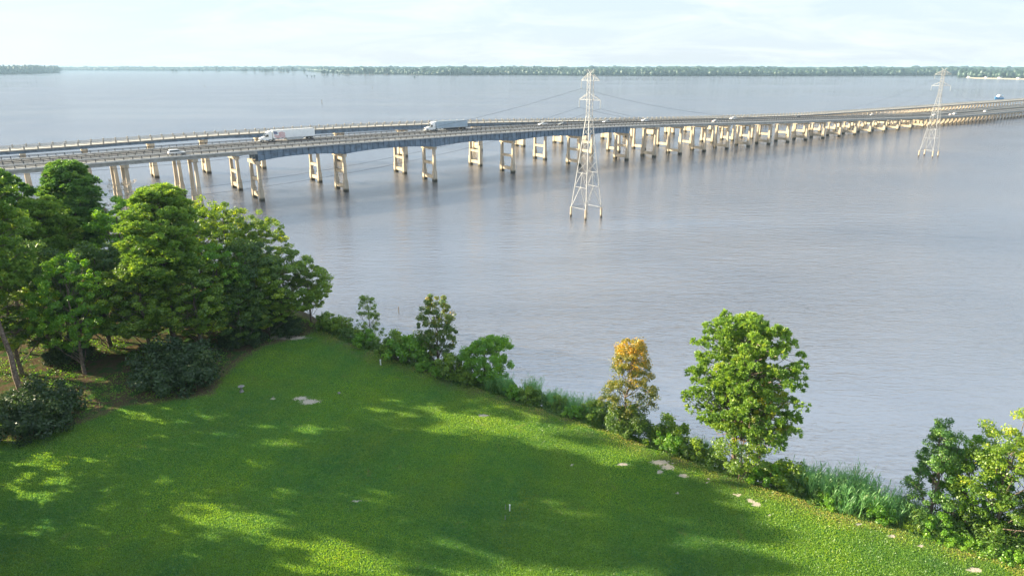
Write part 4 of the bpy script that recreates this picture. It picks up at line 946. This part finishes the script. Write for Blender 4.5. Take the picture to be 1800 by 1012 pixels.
# ------------------------------------------------------------------ far shores
def ico(sub=1):
    import bmesh
    bm = bmesh.new(); bmesh.ops.create_icosphere(bm, subdivisions=sub, radius=1); V = np.array([v.co[:] for v in bm.verts]); Fc = np.array([[v.index for v in f.verts] for f in bm.faces]); bm.free(); return V, Fc
IV, IF = ico(2)
def crowns(name, P, r, hz_, seed, m, label=None, cat='forest', tmean=.45):
    rg = np.random.default_rng(seed); n = len(P)
    sc = np.stack([r*(.75+.5*rg.random(n)), r*(.75+.5*rg.random(n)), hz_*(.8+.4*rg.random(n))], 1)
    jit = 1+rg.normal(size=(n, len(IV), 1))*.14
    V = IV[None]*sc[:, None]*jit+P[:, None]; Q = (IF[None]+(np.arange(n)*len(IV))[:, None, None]).reshape(-1, 3)
    T = np.repeat(tmean+rg.normal(size=n)*.1, len(IF))
    o = npmesh(name, V, Q, m, T); tag(o, label, cat, None, 'stuff'); return o
def shore(name, line, rows, tree, seed, label, gap=1.0, rise=0, rmax=6000, land=True):
    """line: (px, py) of the waterline; trees start on it and fill backwards, radially"""
    rg = np.random.default_rng(seed); W_ = [np.array(Gc(px, py)) for px, py in line]
    d = np.array([np.hypot(w[0], w[1]) for w in W_]); az = np.array([math.atan2(w[0], w[1]) for w in W_])
    P = []; R_ = []
    dist = 0; r = tree[0]
    for k in range(rows):
        dm = np.interp(np.linspace(az[0], az[-1], 50), az, d)+dist
        n = int(abs(az[-1]-az[0])*dm.mean()/(r*1.25))
        a = np.linspace(az[0], az[-1], n)+rg.normal(size=n)*r*.3/dm.mean(); dd = np.interp(a, az, d)+dist+rg.normal(size=n)*r*.8
        xx = dd*np.sin(a); yy = dd*np.cos(a); up = min(1, dist/1500)*rise
        hh = tree[1]*np.clip(1+.18*rg.normal(size=n)+.10*np.sin(a*140+k)+.10*np.sin(a*61)+.08*np.sin(a*23+2), .55, 1.45)
        P.append(np.stack([xx, yy, drop(xx, yy)+up+hh*.55], 1)); R_.append(np.stack([np.full(n, r), hh*.5], 1))
        dist += r*1.6*(1+k*.35)*gap
        if k > 6: r = r*1.10
    P = np.concatenate(P); R_ = np.concatenate(R_)
    o = crowns(name, P, R_[:, 0], R_[:, 1], seed, M['L_far'], label)
    # ground under it
    A = np.linspace(az[0], az[-1], 60); D0 = np.interp(A, az, d); V = []
    for off, z in ((-6, -.3), (14, .8), (400, 1+rise*.27), (1500, 1+rise), (rmax, 1+rise)):
        x_, y_ = (D0+off)*np.sin(A), (D0+off)*np.cos(A); V.append(np.stack([x_, y_, drop(x_, y_)+z], 1))
    V = np.concatenate(V); i, j = np.meshgrid(np.arange(4), np.arange(59), indexing='ij'); Q = np.stack([i*60+j, i*60+j+1, (i+1)*60+j+1, (i+1)*60+j], -1).reshape(-1, 4)
    tag(npmesh('far_land', V, Q, M['farland'], smooth=True), kind='structure')
M['farland'] = mat('far_land_soil', (.10, .12, .06), .95, var=.2, scale=.01)
shore('far_forest', [(545, 126.2), (575, 128.6), (610, 130.3), (700, 131), (760, 132.5), (900, 132.3), (1050, 133.3), (1200, 134), (1400, 133.8), (1650, 133.2), (1850, 132.5), (2000, 132)], 26, (11, 21), 61, 'wooded far shore stretching along the horizon on the right', rise=12)
shore('far_forest', [(-150, 132.5), (0, 131), (60, 130), (102, 128.2)], 14, (11, 30), 62, 'dark wooded headland on the far left', rise=10, rmax=900)
shore('far_forest', [(-200, 124.3), (100, 124.3), (300, 124.8), (420, 125), (600, 125.2)], 16, (16, 24), 63, 'faintest line of trees on the left horizon', rise=12, rmax=4000)
shore('far_forest', [(1688, 136.2), (1720, 137), (1760, 137.5), (1810, 138), (1950, 138.5)], 12, (9, 21), 64, 'nearer greener trees behind the beach at the upper right', rise=4, rmax=500)
A_ = [np.array(Gc(px, py)) for px, py in ((1698, 137.2), (1715, 138.6), (1760, 139.6), (1820, 141), (1950, 142))]
V = []
for w in A_:
    u_ = w[:2]/np.linalg.norm(w[:2])
    for off, z in ((0, -.2), (25, 1.0), (190, 1.6)): V.append([w[0]+u_[0]*off, w[1]+u_[1]*off, w[2]+z])
V = np.array(V); Q = np.array([[i*3+j, (i+1)*3+j, (i+1)*3+j+1, i*3+j+1] for i in range(4) for j in range(2)])
tag(npmesh('beach', V, Q, M['sandm'], smooth=True), kind='structure')
def far_house(px, py, lab, w=9, h=4, col='white'):
    p = Gc(px, py); t = thing('waterfront_house', lab, 'house', (p[0], p[1], p[2]+.8), R(35), 'small houses on the far beach')
    mb = MB(); mb.box((0, 0, h/2), (w, w*.5, h/2)); mb.build('wall', M[col], t)
    mb = MB(); mb.sweep([[(x, -w*.56, h-.05), (x, w*.56, h-.05), (x, 0, h+2.6)] for x in (-w*1.06, w*1.06)]); mb.build('roof', M['roof'], t)
    for q in (-.5, 0.1, .6):
        mb = MB(); mb.box((q*w, -w*.5, h*.5), (1.0, .06, .8)); mb.build('window', M['glass'], t)
for px, py, lab, w in ((1703, 136.9, 'white boathouse at the left tip of the far beach', 7), (1733, 138, 'small white house left of middle on the far beach', 7), (1757, 138.5, 'white house at the middle of the far beach', 9), (1790, 139.5, 'white house toward the right end of the far beach', 8)):
    far_house(px, py, lab, w)
# cypress and stumps standing in the far shallows
rg = np.random.default_rng(9)
def swamp_tree():
    t = thing('swamp_tree', '', 'tree'); mb = MB(); mb.tube([(0, 0, -1), (0, 0, 2), (.2, 0, 9)], [1.3, .6, .25], 7); mb.build('trunk', M['bark'], t)
    lv = Leaves(); r2 = np.random.default_rng(8)
    for k in range(22):
        a = r2.random()*6.28; u = r2.random(); rr = 3.6*(1-.55*u)*r2.random()**.5; lv.clump(np.array([math.cos(a)*rr, math.sin(a)*rr, 3.5+u*8]), 1.7, 50, r2, 1.3, .8, .3, .2)
    lv.build('crown', M['L_far'], t); return t
sw = swamp_tree(); first = True
spots = [(float(x), float(y)) for x, y in zip(rg.uniform(585, 616, 9), rg.uniform(131.2, 132.3, 9))]+[(x, 132+rg.normal()*.3) for x in (567, 571, 576, 632, 636, 642, 650, 655, 676, 681, 720, 724, 733, 740, 745, 752, 763, 766, 890, 894, 898)]
spots += [(x, 128.3+rg.normal()*.5) for x in rg.uniform(455, 520, 16)]+[(x, 127+rg.normal()*.8) for x in rg.uniform(300, 560, 34)]+[(540, 136), (548, 137), (553, 136.4), (575, 134.5), (597, 133.8), (729, 138.5)]
for i, (px, py) in enumerate(spots):
    p = Gc(px, py); t = sw if i == 0 else copy_tree(sw); sc = .55+rg.random()*.6
    sc *= 2.3
    if py > 133.5: sc *= .4
    t.location = p; t.rotation_euler.z = rg.random()*6; t.scale = (sc, sc, sc*(.7+.5*rg.random())); 
    t['label'] = ('tiny tree of the dense clump in the far shallows, right of the open gap' if i < 9 else 'tiny tree in the sparse row before the right far shore' if i < 30 else 'tiny tree in the low line left of the dense clump' if i < 46 else 'tiny tree scattered along the left horizon' if i < 80 else 'tiny stump in open water below the dense clump'); t['group'] = ('dense clump of far trees' if i < 9 else 'sparse row of far trees' if i < 30 else 'low line of far trees' if i < 46 else 'trees scattered on the left horizon' if i < 80 else 'stumps in open water')
# channel markers
for i, (px, py, lab) in enumerate(((566, 181, 'thin channel marker pole in the open water behind the trucks'), (360, 153, 'tiny channel marker farther left in the open water'), (976, 138, 'tiny marker below the far shore, left of the near tower'), (655, 156, 'tiny marker in the open water above the bridges'), (701, 549, 'short snag sticking from the water near the sapling'))):
    p = Gc(px, py); mb = MB(); k = .35 if py > 400 else 1
    mb.tube([(p[0], p[1], p[2]-1), (p[0], p[1], p[2]+3.2*k)], .16*k+.0002*p[1], 6)
    if k == 1: mb.box((p[0], p[1], p[2]+3.0), (.5, .08, .5))
    tag(mb.build('channel_marker' if k == 1 else 'snag', M['wood']), lab, 'marker' if k == 1 else 'snag')
# ------------------------------------------------------------------ haze
mb = MB(); mb.box((0, 0, (48-60)/2), (25500, 25500, (48+60)/2))
hm = bpy.data.materials.new('haze_air'); hm.use_nodes = True; n = hm.node_tree.nodes; n.remove(n['Principled BSDF'])
pv = n.new('ShaderNodeVolumePrincipled'); pv.inputs['Color'].default_value = (.50, .74, 1, 1); pv.inputs['Density'].default_value = 7.5e-5; pv.inputs['Anisotropy'].default_value = 0
hm.node_tree.links.new(pv.outputs[0], n['Material Output'].inputs['Volume'])
tag(mb.build('haze', hm), kind='stuff')
